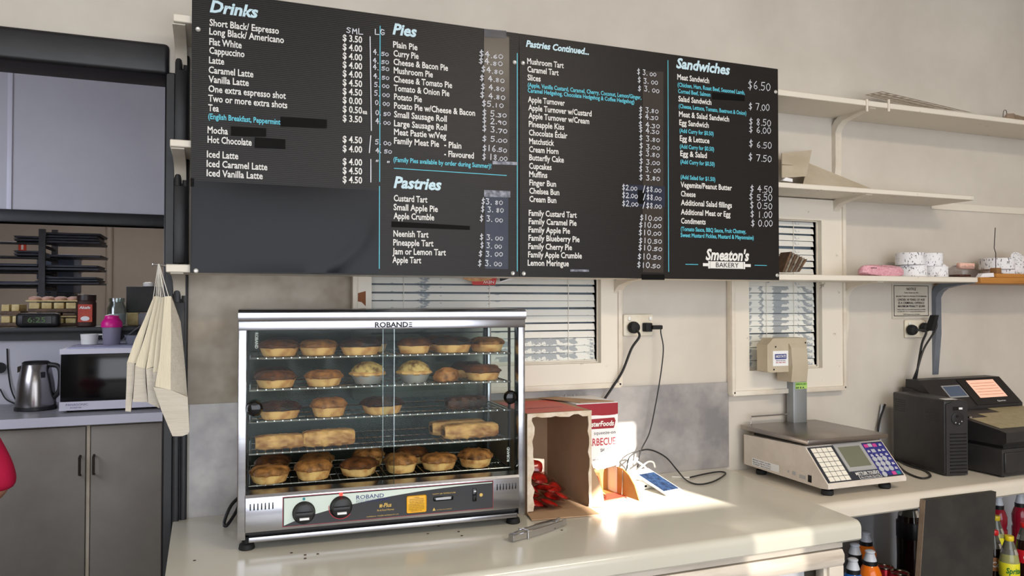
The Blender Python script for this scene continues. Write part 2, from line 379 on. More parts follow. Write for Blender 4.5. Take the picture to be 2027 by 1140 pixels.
# kitchen behind the doorway
KW = 2.67
wall_k = struct(holed(G(), -2.6, .6, 0, 2.8, KW, KW+.1, [(-2.2, .2, 1.36, 1.955)]).obj('wall_kitchen', 'kitchen_wall', None, 0))
struct(B('wall_kitchen_far', 'kitchen_wall_warm', None, -3, .62, 5.9, 6, 0, 2.8))
struct(B('wall_kitchen_side', 'kitchen_wall_warm', None, .6, .7, .12, 6, 0, 2.8))
struct(B('ceiling_kitchen', 'ceiling_paint', None, -3, .7, .12, 6, 2.8, 2.85))
p = at(20, 270, 'y', KW)
struct(B('trim_1', 'microwave_white', None, p.x-.012, p.x+.012, KW-.012, KW, 2.02, 2.8, .003))
# black painted frame of the serving hatch in the kitchen wall
hf = struct(thing('trim_2', '', '')); del hf['label']; del hf['category']
B('hatch_head', 'black_paint', hf, -2.3, .25, KW-.03, KW+.11, 1.955, 2.025, .006)
B('hatch_sill', 'black_paint', hf, -2.3, .25, KW-.11, KW+.35, 1.345, 1.375, .004)
B('hatch_apron', 'black_paint', hf, -2.3, .25, KW-.03, KW, 1.30, 1.345)
# black door frame
df = struct(thing('trim_3', '', '')); del df['label']; del df['category']
G().box(-1.5, -.115, -.02, .125, 2.13, 2.216, .012, 3).obj('door_head', 'black_paint', df)
G().box(-.125, -.098, -.012, .125, 0, 2.14, .004).obj('door_jamb', 'black_paint', df)
G().box(-.100, -.082, -.028, 0, 0, 2.19, .006, 2).obj('architrave', 'black_paint', df)
G().box(-.080, -.063, -.02, 0, 0, 2.19, .006, 2).obj('architrave', 'black_paint', df)
G().box(-.083, -.079, -.012, 0, 0, 2.19).obj('architrave', 'black_paint', df)

# ---- windows with old slatted blinds
def window(name, w, archi, slatm, lowz, pitch=.0247):
    x0, x1, z0, z1 = w; t = struct(thing(name, '', '')); del t['label']; del t['category']
    a0, a1, b0, b1 = archi
    # lining
    for n, (p, q, r, s_) in (('lining', (x0-.012, x0, z0, z1)), ('lining', (x1, x1+.012, z0, z1)), ('lining', (x0-.012, x1+.012, z0-.012, z0)), ('lining', (x0-.012, x1+.012, z1, z1+.012))):
        B(n, 'cream_paint', t, p, q, -.006, .1, r, s_)
    # mitred architraves
    def arch(p, n='architrave'): G().prism([V(a, -.0262, b) for a, b in p], (0, .026, 0)).obj(n, 'cream_worn', t)
    arch([(a0, b0), (a1, b0), (x1+.004, z0-.004), (x0-.004, z0-.004)]); arch([(a0, b0), (x0-.004, z0-.004), (x0-.004, z1+.004), (a0, b1)])
    arch([(a1, b0), (a1, b1), (x1+.004, z1+.004), (x1+.004, z0-.004)]); arch([(a0, b1), (x0-.004, z1+.004), (x1+.004, z1+.004), (a1, b1)])
    bd = .012
    for e in ((a0, a1, b0-.006, b0+bd), (a0-.004, a0+bd, b0, b1), (a1-bd, a1+.004, b0, b1)): B('edge_bead', 'cream_paint', t, e[0], e[1], -.034, -.002, e[2], e[3], .003)
    B('sash_rail', 'cream_paint', t, x0, x1, .002, .026, z0, z0+.006)
    B('pane', 'blind_backing', t, x0, x1, .026, .032, z0, z1)
    me = G().hexa([V(x0+.002, .008, -.0098), V(x1-.002, .008, -.0098), V(x1-.002, .0095, -.0098), V(x0+.002, .0095, -.0098),
                   V(x0+.002, .013, .0104), V(x1-.002, .013, .0104), V(x1-.002, .0145, .0104), V(x0+.002, .0145, .0104)])
    md = me.mesh('slat', slatm[0], 0); md2 = md.copy(); md2.materials[0] = MATS[slatm[1]]
    for v in md2.vertices: v.co.z *= 1.2
    z = z0+.016; k = 0
    while z < z1-.008:
        o = link('slat', md2 if (z < lowz) else md, t); o.location = (0, random.uniform(-.001, .001), z); o.rotation_euler = (0, random.uniform(-.002, .002), 0)
        z += pitch; k += 1
    for cx in ([x0+.1, x1-.1] if x1-x0 < .5 else [x0+.1, (x0+x1)/2, x1-.1]): B('ladder_cord', 'string_white', t, cx-.0008, cx+.0008, .005, .0065, z0, z1)
    return t
w1 = window('window_1', WIN1, (.383, 1.272, 1.235, 1.86), ('slat_white', 'slat_peeling'), 1.40)
w2 = window('window_2', WIN2, (1.722, 2.243, 1.185, 1.90), ('slat_white', 'slat_peeling'), 1.565)
p = at(722, 590, 'y', -.027)
G().prism([at(a, b, 'y', -.0275) for a, b in ((702, 582), (724, 576), (724, 606), (716, 598), (706, 596))], (0, .001, 0)).obj('bare_patch', 'bare_wood_chip', w1, 0)

struct(B('trim_4', 'cream_worn', None, at(1842, 408, 'y', 0).x, 4.19, -.006, 0, at(1842, 414, 'y', 0).z, at(1842, 400, 'y', 0).z, .002, 1))
# ---- stainless splashback sheets
t = tag(B('splashback_sheet', 'splash_steel', None, -.058, .916, -.0065, -.0045, CT, 1.234), 'dull steel splashback sheet behind the glass food warmer', 'splashback')
t = tag(B('splashback_sheet', 'splash_steel', None, .919, 1.722, -.0065, -.0045, CT, 1.228), 'scuffed grey steel splashback sheet behind the phone, under the power point', 'splashback')
for px in (1119, 1136): G().cyl(at(px, 783, 'y', -.0065), at(px, 783, 'y', -.0065)+V(0, -.004, 0), .005, .003, 10).obj('screw', 'screw_head', t)

# ================================================================ WALL SHELVES
def bracket(parent, x, zs, depth, drop, m):
    g = G(); n = 6; r = .045; pts = []
    prof = [(0, zs-drop)] + [(0, zs-r)]
    for k in range(n+1):
        a = math.pi/2*k/n; prof.append((-r*(1-math.cos(a)), zs-r+r*math.sin(a)))
    prof += [(-depth*.93, zs)]
    th = .02
    inner = [(-.004, zs-drop), (-th, zs-drop*.55), (-th, zs-r-.012), (-th-.012, zs-th-.016), (-th-.035, zs-th), (-depth*.6, zs-.008), (-depth*.93, zs-.003)]
    poly = [V(x-.015, a, b) for a, b in prof]+[V(x-.015, a, b) for a, b in inner[::-1]]
    g.prism(poly, (.030, 0, 0)); return g.obj('bracket', m, parent)
SH = ((2.219, .020), (1.904, .018), (1.589, .020))
SD = .197
names = ('topmost cream wall shelf, holding the perforated sheet', 'middle cream wall shelf, holding the folded tan sheet', 'lowest cream wall shelf, holding the paper rolls and pink tape')
xr = (3.6, at(1928, 390, 'y', -SD).x, at(1936, 552, 'y', -SD).x)
shelves = []
for i, ((z, th), lab) in enumerate(zip(SH, names)):
    t = thing('wall_shelf', lab, 'shelf', group='cream wall shelves')
    xl = (-.098, -.103, -.11)[i]
    B('board', 'cream_worn', t, xl, xr[i], -SD, 0, z, z+th, .002, 1)
    for x in ([-.085, 1.262, 2.255] if i == 2 else [-.085, 1.0, 2.225-.02*i]): bracket(t, x, z, SD, (.085 if x < 0 else .33 if i == 0 else .28), 'cream_paint')
    B('black_leg', 'black_paint', t, -.099, -.071, -.034, -.0285, z-.285, z-.075, .002)
    if i == 2: bracket(t, at(1849, 560, 'y', 0).x, z, SD, .37, 'grey_bracket')
    if i == 0:
        for px in (1716, 1759): G().cyl(at(px, 197, 'y', -SD-.001), at(px, 221, 'y', -SD-.001), .005, .005, 8).obj('hook', 'cream_paint', t)
    shelves.append(t)
x = xr[2]
tag(B('wood_shelf', 'wood_ochre', None, x+.002, 3.6, -SD-.01, 0, 1.586, 1.609, .002, 1), 'honey coloured timber shelf at the right edge, continuing the lowest cream shelf', 'shelf')

# ================================================================ MENU BOARDS
BY = -SD-.012          # front face of the boards
by = BY-.0008          # print
def bp(px, py): return at(px, py, 'y', by)
ztop, zbot = 2.303, 1.588
x0, xs_, x1 = at(378, 270, 'y', BY).x, at(1028, 300, 'y', BY).x, at(1541, 340, 'y', BY).x
mb1 = thing('menu_board', 'black menu board headed Drinks and Pies, on the left', 'menu board', group='menu boards')
mb2 = thing('menu_board', 'black menu board listing Pastries Continued and Sandwiches, on the right', 'menu board', group='menu boards')
B('panel', 'corflute_black', mb1, x0, xs_-.001, BY, BY+.006, zbot, ztop)
B('panel', 'corflute_black', mb2, xs_+.001, x1, BY, BY+.006, zbot, ztop)
CAPM, CAPB = .0168, .0125
def lines(board, rows, m, cap, bold=.02, name='menu_text'):
    for s, a, y, b in rows:
        o = bp(a, y); text(s, board, o, *XZ, cap, bp(b, y+(b-a)*.1).x-o.x, m, name, bold)
def conv(ox, oy, k, rows): return [(s, ox+a/k, oy+y/k, ox+b/k) for s, a, y, b in rows]
drinks = conv(370, 0, 3.8, [('Short Black/ Espresso', 170, 192, 692), ('Long Black/ Americano', 168, 258, 730), ('Flat White', 168, 336, 412), ('Cappuccino', 168, 402, 433), ('Latte', 166, 475, 280), ('Caramel Latte', 163, 548, 500), ('Vanilla Latte', 162, 618, 466), ('One extra espresso shot', 162, 690, 744), ('Two or more extra shots', 160, 762, 755), ('Tea', 160, 834, 240), ('Mocha', 155, 1000, 308), ('Hot Chocolate', 155, 1072, 487)]) + conv(370, 270, 3.93, [('Iced Latte', 155, 162, 400), ('Iced Caramel Latte', 153, 235, 626), ('Iced Vanilla Latte', 153, 308, 590)])
lines(mb1, drinks, 'text_white', CAPM)
lines(mb1, conv(370, 0, 3.8, [('(English Breakfast, Peppermint', 160, 893, 703)]), 'text_cyan', .0135)
pr = [('$ 3.50', 310), ('$ 4.00', 378), ('$ 4.00', 445), ('$ 4.00', 512), ('$ 4.00', 578), ('$ 4.50', 645), ('$ 4.50', 712), ('$ 0.00', 778), ('$ 0.50', 846), ('$ 3.50', 915), ('$ 4.50', 1073), ('$ 4.00', 1143), ('$ 4.00', 1241), ('$ 4.50', 1308), ('$ 4.50', 1376)]
lines(mb1, conv(370, 0, 3.8, [(s, 1172, y-4, 1318) for s, y in pr]), 'text_white', .0172, name='printed_price')
lines(mb1, conv(370, 0, 3.8, [('ea', 1322, 856, 1356)]), 'text_white', .0125)
pies = conv(740, 30, 3.677, [('Plain Pie', 140, 234, 318), ('Curry Pie', 143, 298, 326), ('Cheese & Bacon Pie', 143, 360, 540), ('Mushroom Pie', 145, 422, 430), ('Cheese & Tomato Pie', 145, 486, 570), ('Tomato & Onion Pie', 145, 550, 550), ('Potato Pie', 147, 614, 350), ('Potato Pie w/Cheese & Bacon', 147, 678, 737), ('Small Sausage Roll', 147, 742, 531), ('Large Sausage Roll', 147, 807, 531), ('Meat Pastie w/Veg', 147, 870, 527), ('Family Meat Pie', 147, 934, 475), ('- Plain', 512, 962, 637), ('- Flavoured', 512, 1028, 728)])
pies += conv(740, 320, 4.56, [('Custard Tart', 180, 355, 483), ('Small Apple Pie', 178, 436, 578), ('Apple Crumble', 178, 515, 545), ('Neenish Tart', 177, 675, 493), ('Pineapple Tart', 175, 755, 538), ('Jam or Lemon Tart', 168, 835, 650), ('Apple Tart', 168, 912, 427)])
lines(mb1, pies, 'text_white', CAPM)
lines(mb1, conv(740, 30, 3.677, [('(Family Pies available by order during Summer)!', 143, 1066, 855)]), 'text_cyan', .0125)
past = conv(1020, 60, 4.384, [('Mushroom Tart', 103, 290, 420), ('Caramel Tart', 105, 360, 376), ('Slices', 106, 432, 220), ('Apple Turnover', 110, 622, 430), ('Apple Turnover w/Custard', 113, 693, 662), ('Apple Turnover w/Cream', 115, 763, 642), ('Pineapple Kiss', 117, 836, 424), ('Chocolate Éclair', 118, 910, 452), ('Matchstick', 120, 984, 337), ('Cream Horn', 120, 1055, 374), ('Butterfly Cake', 121, 1126, 422)])
past += conv(1020, 310, 4.384, [('Cupcakes', 120, 103, 315), ('Muffins', 120, 175, 278), ('Finger Bun', 122, 248, 354), ('Chelsea Bun', 122, 320, 382), ('Cream Bun', 122, 391, 356), ('Family Custard Tart', 117, 512, 533), ('Family Caramel Pie', 117, 584, 532), ('Family Apple Pie', 115, 656, 475), ('Family Blueberry Pie', 115, 728, 558), ('Family Cherry Pie', 113, 801, 492), ('Family Apple Crumble', 111, 873, 578), ('Lemon Meringue', 108, 945, 465)])
lines(mb2, past, 'text_white', CAPM)
lines(mb2, conv(1020, 60, 4.384, [('(Apple, Vanilla Custard, Caramel, Cherry, Coconut, Lemon/Ginger,', 108, 490, 1093), ('Caramel Hedgehog, Chocolate Hedgehog & Coffee Hedgehog)', 108, 537, 1033)]), 'text_cyan', .0122)
sand = conv(1310, 90, 4.56, [('Meat Sandwich', 140, 306, 428), ('Salad Sandwich', 150, 503, 448), ('Meat & Salad Sandwich', 155, 641, 608), ('Egg Sandwich', 158, 717, 424), ('Egg & Lettuce', 163, 860, 430), ('Egg & Salad', 167, 997, 407)])
sand += conv(1310, 320, 4.56, [('Vegemite/Peanut Butter', 170, 230, 633), ('Cheese', 173, 312, 305), ('Additional Salad fillings', 173, 392, 633), ('Additional Meat or Egg', 173, 476, 620), ('Condiments', 174, 557, 396)])
lines(mb2, sand, 'text_white', .0172)
lines(mb2, conv(1310, 90, 4.56, [('(Chicken, Ham, Roast Beef, Seasoned Lamb,', 143, 370, 750), ('Corned Beef, Salmon', 147, 428, 440), ('(Cheese, Lettuce, Tomato, Beetroot & Onion)', 153, 563, 763), ('(Add Curry for $0.50)', 160, 785, 468), ('(Add Curry for $0.50)', 163, 927, 472), ('(Add Curry for $0.50)', 168, 1065, 477), ('(Add Salad for $1.50)', 170, 1204, 483), ('(Tomato Sauce, BBQ Sauce, Fruit Chutney,', 172, 1673, 760), ('Sweet Mustard Pickles, Mustard & Mayonnaise)', 170, 1728, 830)]), 'text_cyan', .0128)
# script headings
def heading(board, s, a, y, b, cap, m='text_pale_blue'):
    o = bp(a, y); text(s, board, o, *XZ, cap, bp(b, y+(b-a)*.1).x-o.x, m, 'heading', .035, .22)
heading(mb1, 'Drinks', 415, 23, 511, .029); heading(mb1, 'Pies', 777, 67, 825, .029); heading(mb1, 'Pastries', 779, 371, 874, .030)
heading(mb2, 'Pastries Continued...', 1041, 92, 1166, .0185); heading(mb2, 'Sandwiches', 1338.5, 134, 1445, .031); heading(mb2, 'Smeaton\'s', 1397, 514, 1483, .034, 'text_white')
# rolling pin emblem
o = bp(1406, 531); e = bp(1471, 517); zc = (o.z+bp(1406, 517).z)/2; hh = (bp(1406, 517).z-o.z)/2
lg = B('rolling_pin_emblem', 'text_white', mb2, o.x, e.x, by, by+.0006, zc-hh, zc+hh)
for a, b in ((1402, 1405.4), (1471.8, 1475)): B('pin_collar', 'text_white', lg, bp(a, 524).x, bp(b, 524).x, by, by+.0006, zc-hh*1.05, zc+hh*1.05)
for a, b in ((1391.6, 1402), (1475, 1486)): G().box(bp(a, 524).x, bp(b, 524).x, by, by+.0006, zc-hh*.42, zc+hh*.42).obj('pin_handle', 'text_white', lg)
text('BAKERY', lg, V(bp(1417, 528).x, by-.0006, zc-.0075), *XZ, .015, bp(1462, 528).x-bp(1417, 528).x, 'text_black', 'lettering', .005)
for a, b, y in ((1357, 1382, 523), (1494, 1518, 525)): p, q = bp(a, y), bp(b, y); B('rule_line', 'text_cyan', mb2, p.x, q.x, by, by+.0006, p.z-.001, p.z+.001)
# blue rules
for bd, px, y0_, y1_ in ((mb1, 752, 51, 360), (mb1, 751, 368, 532), (mb1, 1024, 105, 537), (mb2, 1323, 119, 538)):
    a = bp(px, (y0_+y1_)/2).x; B('rule_line', 'text_cyan', bd, a-.0011, a+.0011, by, by+.0006, bp(px, y1_).z, bp(px, y0_).z)
p, q = bp(780, 333), bp(1003, 348); B('rule_line', 'text_cyan', mb1, p.x, q.x, by, by+.0006, p.z-.001, p.z+.001)
# tape strips and patches
def patch(board, px0, py0, px1, py1, m, n='tape', d=.0006, slope=.1):
    a, b = bp(px0, py0), bp(px1, py1); o = V(0, -d, 0)
    G().prism([bp(px0, py0)+o, bp(px1, py0+(px1-px0)*slope)+o, bp(px1, py1)+o, bp(px0, py1-(px1-px0)*slope*.6)+o], (0, d*.8, 0)).obj(n, m, board, 0)
for a in ((555, 231, 647, 254), (457, 250, 527, 271), (504, 272, 565, 295), (775, 438, 930, 455)): patch(mb1, *a, 'tape_black', slope=.06)
patch(mb2, 1410, 183, 1474, 200, 'tape_black', slope=.1)
patch(mb1, 958, 57, 1002, 76, 'tape_blue', 'tape', .0012); patch(mb1, 958, 68, 1008, 318, 'tape_brown', 'tape_strip', .0004); patch(mb1, 975, 318, 1024, 327, 'tape_silver', slope=.06)
patch(mb1, 958, 376, 1010, 391, 'tape_silver', 'tape', .001, .05); patch(mb1, 960, 388, 1006, 533, 'tape_blue', 'tape_strip', .0004, .04)
patch(mb2, 1272, 140, 1313, 540, 'tape_brown', 'tape_strip', .0004, .05); patch(mb2, 1234, 365, 1316, 410, 'tape_blue', 'torn_sticker', .0005, .05); patch(mb2, 1262, 376, 1276, 404, 'tape_black', 'torn_sticker', .0012, .05)
patch(mb2, 1270, 543, 1315, 554, 'tape_black', 'tape', .002, .01); patch(mb2, 1129, 533, 1166, 538, 'tape_silver', 'tape', .0006, .02)
# glossy cover sheet taped over the bottom of the drinks list
zt = bp(378, 357).z; xa, xb = x0+.004, bp(749, 450).x; n = 14; g = G(); rows = []
for j in range(n+1):
    row = []
    for i in range(n*2+1):
        u, v = i/(2*n), j/n; bulge = .006*(4*u*(1-u))*(4*v*(1-v))**.7 + .005*math.exp(-((u-.02)/.03)**2)*(1-v)*v*2 + .006*math.exp(-((u-.94+.28*(1-v)**4)/.03)**2)*(1-v)
        row.append(g.bm.verts.new(V(xa+(xb-xa)*u, BY-.002-bulge, zbot+.004+(zt-zbot-.004)*v)))
    rows.append(row)
for a, b in zip(rows, rows[1:]):
    for i in range(2*n): g.bm.faces.new((a[i], a[i+1], b[i+1], b[i]))
g.obj('cover_sheet', 'cover_sheet', mb1, 180)
patch(mb1, 377, 353, 384, 369, 'tape_black', 'tape', .004, .02)
# screws
for bd, px, py in ((mb1, 392, 58), (mb1, 1018.5, 123.5), (mb2, 1035, 125), (mb1, 1015, 541), (mb2, 1036.5, 541.5), (mb2, 1535, 182), (mb2, 1538, 545), (mb1, 388, 536)):
    c = bp(px, py); s_ = G().lathe([(.0062, 0), (.0062, .0015), (.004, .003), (.0008, .0022)], seg=14).obj('screw', 'screw_head', bd)
    s_.location = c+V(0, -.0002, 0); s_.rotation_euler = (math.pi/2, 0, 0)
# chalk-pen writing
def hrow(board, rows, h, **k):
    for s, a, y, b in rows: o = bp(a, y); hand(s, board, V(o.x, by-.0013, o.z), bp(b, y).x-o.x, h, **k)
hrow(mb1, [('SML', 685, 65, 720), ('LG', 741, 68, 763)], .0155, name='handwriting', small=False)
hrow(mb1, conv(370, 0, 3.8, [('4. 50', 1400, 410, 1520), ('4. 50', 1398, 472, 1522), ('4. 50', 1398, 522, 1525), ('4. 50', 1402, 588, 1525), ('5. 00', 1408, 652, 1525), ('5. 00', 1408, 720, 1528), ('0. 00', 1415, 790, 1528), ('0. 50', 1418, 864, 1535), ('4. 00', 1418, 930, 1535), ('5. 00', 1415, 1085, 1540), ('4. 50', 1418, 1148, 1545), ('"  "', 1418, 1240, 1540)]), .0135)
for a, y0_, b, y1_ in ((732.6, 72, 735, 259), (734, 268, 731, 303), (734, 315, 734, 361)):
    p, q = bp(a, y0_), bp(b, y1_); G().hexa([p+V(-.0012, -.0006, 0), p+V(.0012, -.0006, 0), p+V(.0012, 0, 0), p+V(-.0012, 0, 0), q+V(-.0012, -.0006, 0), q+V(.0012, -.0006, 0), q+V(.0012, 0, 0), q+V(-.0012, 0, 0)]).obj('chalk_line', 'chalk_white', mb1, 0)
hrow(mb1, conv(740, 30, 3.677, [('$4.60', 765, 300, 945), ('$4.80', 762, 352, 942), ('$4.80', 780, 414, 945), ('$ 4.80', 770, 475, 955), ('$ 4.80', 778, 538, 955), ('$ 4.80', 772, 600, 960), ('$5.10', 785, 662, 948), ('$ 5.30', 788, 730, 970), ('$ 2.90', 788, 785, 970), ('$ 3.70', 788, 845, 975), ('$ 5.00', 788, 916, 975), ('$16.50', 790, 986, 972), ('$ 18.00', 788, 1050, 975)]), .0165)
hrow(mb1, conv(740, 320, 4.56, [('$3. 80', 970, 380, 1168), ('$ 3. 80', 965, 450, 1175), ('$ 3. 00', 955, 538, 1168), ('$ 3. 00', 955, 705, 1170), ('$ 3. 00', 960, 780, 1158), ('$ 3. 00', 945, 852, 1168), ('$ 3. 00', 938, 940, 1160)]), .0165)
hrow(mb2, conv(1020, 60, 4.384, [('$ 3. 00', 1055, 382, 1225), ('$ 3. 00', 1060, 452, 1240), ('$ 3. 00', 1062, 524, 1252), ('$ 3.80', 1072, 705, 1245), ('$ 4.30', 1070, 765, 1243), ('$ 4.30', 1068, 835, 1257), ('$ 4.30', 1072, 885, 1252), ('$ 3.80', 1073, 955, 1257), ('$ 3.00', 1075, 1025, 1258), ('$ 3.80', 1072, 1088, 1255), ('$ 3.00', 1075, 1158, 1258), ('$ 3. 00', 1073, 1225, 1263), ('$ 3.80', 1073, 1295, 1258)]), .0165)
hrow(mb2, conv(1020, 310, 4.384, [('$2.00', 925, 288, 1060), ('$2.00', 925, 355, 1065), ('$2.00', 925, 428, 1070), ('/$8.00', 1105, 303, 1270), ('/$8.00', 1108, 372, 1270), ('/$8.00', 1103, 444, 1272), ('$10.00', 1080, 550, 1275), ('$10.00', 1072, 612, 1270), ('$10.00', 1068, 680, 1270), ('$10.50', 1070, 750, 1275), ('$10.50', 1065, 812, 1278), ('$10.50', 1060, 888, 1270), ('$10.50', 1055, 962, 1262)]), .0165)
hrow(mb2, conv(1310, 90, 4.56, [('$6.50', 775, 390, 985)]), .026, small=False)
hrow(mb2, conv(1310, 90, 4.56, [('$ 7.00', 782, 574, 975), ('$ 8.50', 785, 712, 988), ('$ 6.00', 785, 782, 988), ('$ 6.50', 785, 916, 995), ('$ 7.50', 780, 1036, 995), ('$ 4.50', 795, 1320, 1000), ('$ 5.50', 785, 1392, 1000), ('$ 0.50', 793, 1468, 1000), ('$ 1.00', 797, 1548, 1000), ('$ 0.00', 803, 1628, 1003)]), .021, small=False)
# small cards tucked under the board's lower edge in front of the blind
c = thing('sticker', 'red sticker reading NEW upside down, with a seeded bun, below the boards', 'sticker')
yy = -.03
G().prism([at(a, b, 'y', yy) for a, b in ((930, 546), (985, 546), (980, 564), (936, 564))], (0, .0015, 0)).obj('red_band', 'poster_red', c, 0)
G().prism([at(a, b, 'y', yy-.002) for a, b in ((912, 540), (918, 552), (934, 557), (955, 557), (972, 553), (984, 546), (984, 540))], (0, .0015, 0)).obj('bun_picture', 'bun_tan', c, 0)
p = at(978, 555.6, 'y', yy-.003); text('NEW', c, p, V(-1, 0, 0), V(0, 0, -1), .009, .036, 'text_white', 'lettering', .01)
c = G().prism([at(a, b, 'y', -.026) for a, b in ((987, 546), (1024, 546), (1024, 550), (990, 559))], (0, .0015, 0)).obj('card', 'carton_white', None, 0); tag(c, 'white edged black card beside the red sticker under the boards', 'card')
G().prism([at(a, b, 'y', -.0265) for a, b in ((988, 548), (1018, 548), (990, 557))], (0, .0004, 0)).obj('dark_print', 'text_black', c, 0)
# ================================================================ COUNTERS
def bullnose(pts_back, pts_front, z, th, name, m, parent, r=.02):
    pass
pa, pb, pc, pd = V(-.097, -.001, 0), at(1450, 933, 'z', CT), at(1686, 1025, 'z', CT), at(325, 1140, 'z', CT)
pb = pb+(pb-at(1686, 1025, 'z', CT))*.12; pb.y = min(pb.y, -.008)
fr = -.695
lc = thing('front_counter', 'long pale laminate counter carrying the pie warmer and sauce boxes', 'counter')
def top_board(parent, poly, z, th, m, rf, front):
    """laminate top with a rolled front edge; poly = back-left, back-right, front-right, front-left (xy)"""
    g = G(); (ax, ay), (bx, by_), (cx, cy), (dx, dy) = poly; n = 6; prof = [(0, 0)]
    L0 = []; R0 = []
    sec = [(0., 0.)]; 
    for k in range(n+1): a = math.pi/2*k/n; sec.append((1-0, 0) if False else (math.sin(a), math.cos(a)))
    def ring(bk, ft):
        pts = [V(bk[0], bk[1], z)]; d = Vector((ft[0]-bk[0], ft[1]-bk[1], 0)); ln = d.length; u = d/ln
        for k in range(n+1): a = math.pi/2*k/n; q = V(bk[0], bk[1], 0)+u*(ln-rf+rf*math.sin(a)); pts.append(V(q.x, q.y, z-rf+rf*math.cos(a)))
        q = V(bk[0], bk[1], 0)+u*ln; pts.append(V(q.x, q.y, z-th+.006)); q2 = q-u*.006; pts.append(V(q2.x, q2.y, z-th)); pts.append(V(bk[0], bk[1], z-th)); return pts
    A = [g.bm.verts.new(p) for p in ring((ax, ay), (dx, dy))]; Bv = [g.bm.verts.new(p) for p in ring((bx, by_), (cx, cy))]; n2 = len(A)
    g.bm.faces.new(A); g.bm.faces.new(Bv[::-1])
    for i in range(n2): g.bm.faces.new((A[i], Bv[i], Bv[(i+1) % n2], A[(i+1) % n2]))
    return g.obj('worktop', m, parent)
top_board(lc, [(-.097, -.0075), (pb.x, pb.y), (pc.x, fr), (-.09, fr)], CT, .052, 'counter_laminate', .02, fr)
xr_ = pc.x-.035
B('front_panel', 'grey_panel', lc, -.06, xr_-.115, -.645, -.635, .1, .83)
B('top_rail', 'counter_face', lc, -.06, xr_, -.665, -.63, CT-.075, CT-.053, .002)
G().prism([V(-.06, -.668, CT-.078), V(-.06, -.676, CT-.09), V(-.06, -.676, CT-.11), V(-.06, -.668, CT-.122), V(-.06, -.64, CT-.122), V(-.06, -.64, CT-.078)], (xr_+.055, 0, 0)).obj('moulding', 'counter_face', lc)
B('end_stile', 'counter_face', lc, xr_-.05, xr_, -.668, -.63, 0, CT-.122, .002)
B('inner_stile', 'counter_face', lc, xr_-.062, xr_-.05, -.66, -.63, 0, CT-.122, .002)
B('side_panel', 'counter_face', lc, xr_-.02, xr_, -.63, -.01, 0, CT-.053)
B('kick_panel', 'counter_face', lc, -.06, -.04, -.63, -.01, 0, CT-.053)
rc = thing('side_counter', 'lower pale counter on the right carrying the scale and cash register', 'counter')
top_board(rc, [(pb.x+.004, -.002), (3.7, -.002), (3.7, -.47), (pc.x+.045, -.49)], RC, .05, 'counter_laminate_pale', .022, -.48)
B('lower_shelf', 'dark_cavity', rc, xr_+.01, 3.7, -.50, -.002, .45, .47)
B('end_support', 'grey_panel', rc, 2.68, 2.70, -.16, -.002, .47, RC-.05)
B('back_board', 'grey_panel', rc, xr_+.01, 3.7, -.02, -.003, .47, RC-.05)
# crumbs on the counter
CR = ('left of two below the warmer knob', 'nearer of two below the warmer knob', 'below the warmer dials, to the right', 'by itself near the left end of the counter', 'below the left warmer dial', 'under the warmer lower rail', 'in front of the warmer, right of its centre', 'beside another in front of the warmer', 'below the amber label', 'by the tongs')
for i, (px, py) in enumerate(((604, 1099), (604, 1106), (629, 1097), (385, 1110), (577, 1095), (868, 1042), (914, 1061), (908, 1053), (847, 1057), (1112, 1050))):
    p = at(px, py, 'z', CT); tag(G().box(p.x-.003, p.x+.003, p.y-.0015, p.y+.0015, CT+.0003, CT+.002, .0005).obj('crumb', 'pie_top_burnt', None), 'tiny dark crumb on the front counter, '+CR[i], 'crumb', 'crumbs on the front counter')

# ================================================================ PIE WARMER
WX, WZ = .722, .572
ww = thing('pie_warmer', 'stainless steel glass fronted pie warmer with five wire racks', 'food warmer', (.056, -.356, CT), -.045)
Wm = wm(ww)
for x in (.022, .695):
    for y in (.02, .30): G().lathe([(.011, .03), (.011, .016), (.017, .013), (.019, .002), (.017, 0)], (x, y, 0), 16).obj('foot', 'black_rubber', ww)
# side frames and posts
for s, x in ((0, 0), (1, WX)):
    a = x if s == 0 else x-.019
    B('corner_post', 'steel', ww, a, a+.019, .0, .035, .026, WZ-.035, .002); B('corner_post', 'steel', ww, a, a+.019, .305, .335, .026, WZ-.035, .002)
    B('side_skirt', 'steel', ww, a+.004, a+.015, .03, .31, .026, .125)
    B('side_glass', 'clear_glass', ww, a+.008, a+.011, .035, .305, .125, WZ-.035)
# rolled roof
g = G(); prof = [(-.006, WZ-.028), (-.010, WZ-.02), (-.008, WZ-.008), (.0, WZ-.002), (.012, WZ), (.325, WZ), (.335, WZ-.006), (.335, WZ-.03)]
g.prism([V(0, a, b) for a, b in prof], (WX, 0, 0)); g.obj('roof', 'steel', ww)
B('header_rail', 'steel', ww, 0, WX, -.002, .02, WZ-.05, WZ-.027, .0015)
B('rear_rail', 'steel', ww, .019, WX-.019, .318, .33, WZ-.045, WZ-.03)
B('ceiling_liner', 'steel_plain', ww, .012, WX-.012, .02, .32, WZ-.034, WZ-.030)
text('ROBAND', ww, V(.322, -.0028, WZ-.0455), *XZ, .0125, .084, 'text_black', 'embossed_lettering', .03)
for k in range(3): B('badge_bar', 'text_black', ww, .408, .416, -.0026, -.002, WZ-.0455+.0048*k, WZ-.043+.0048*k)
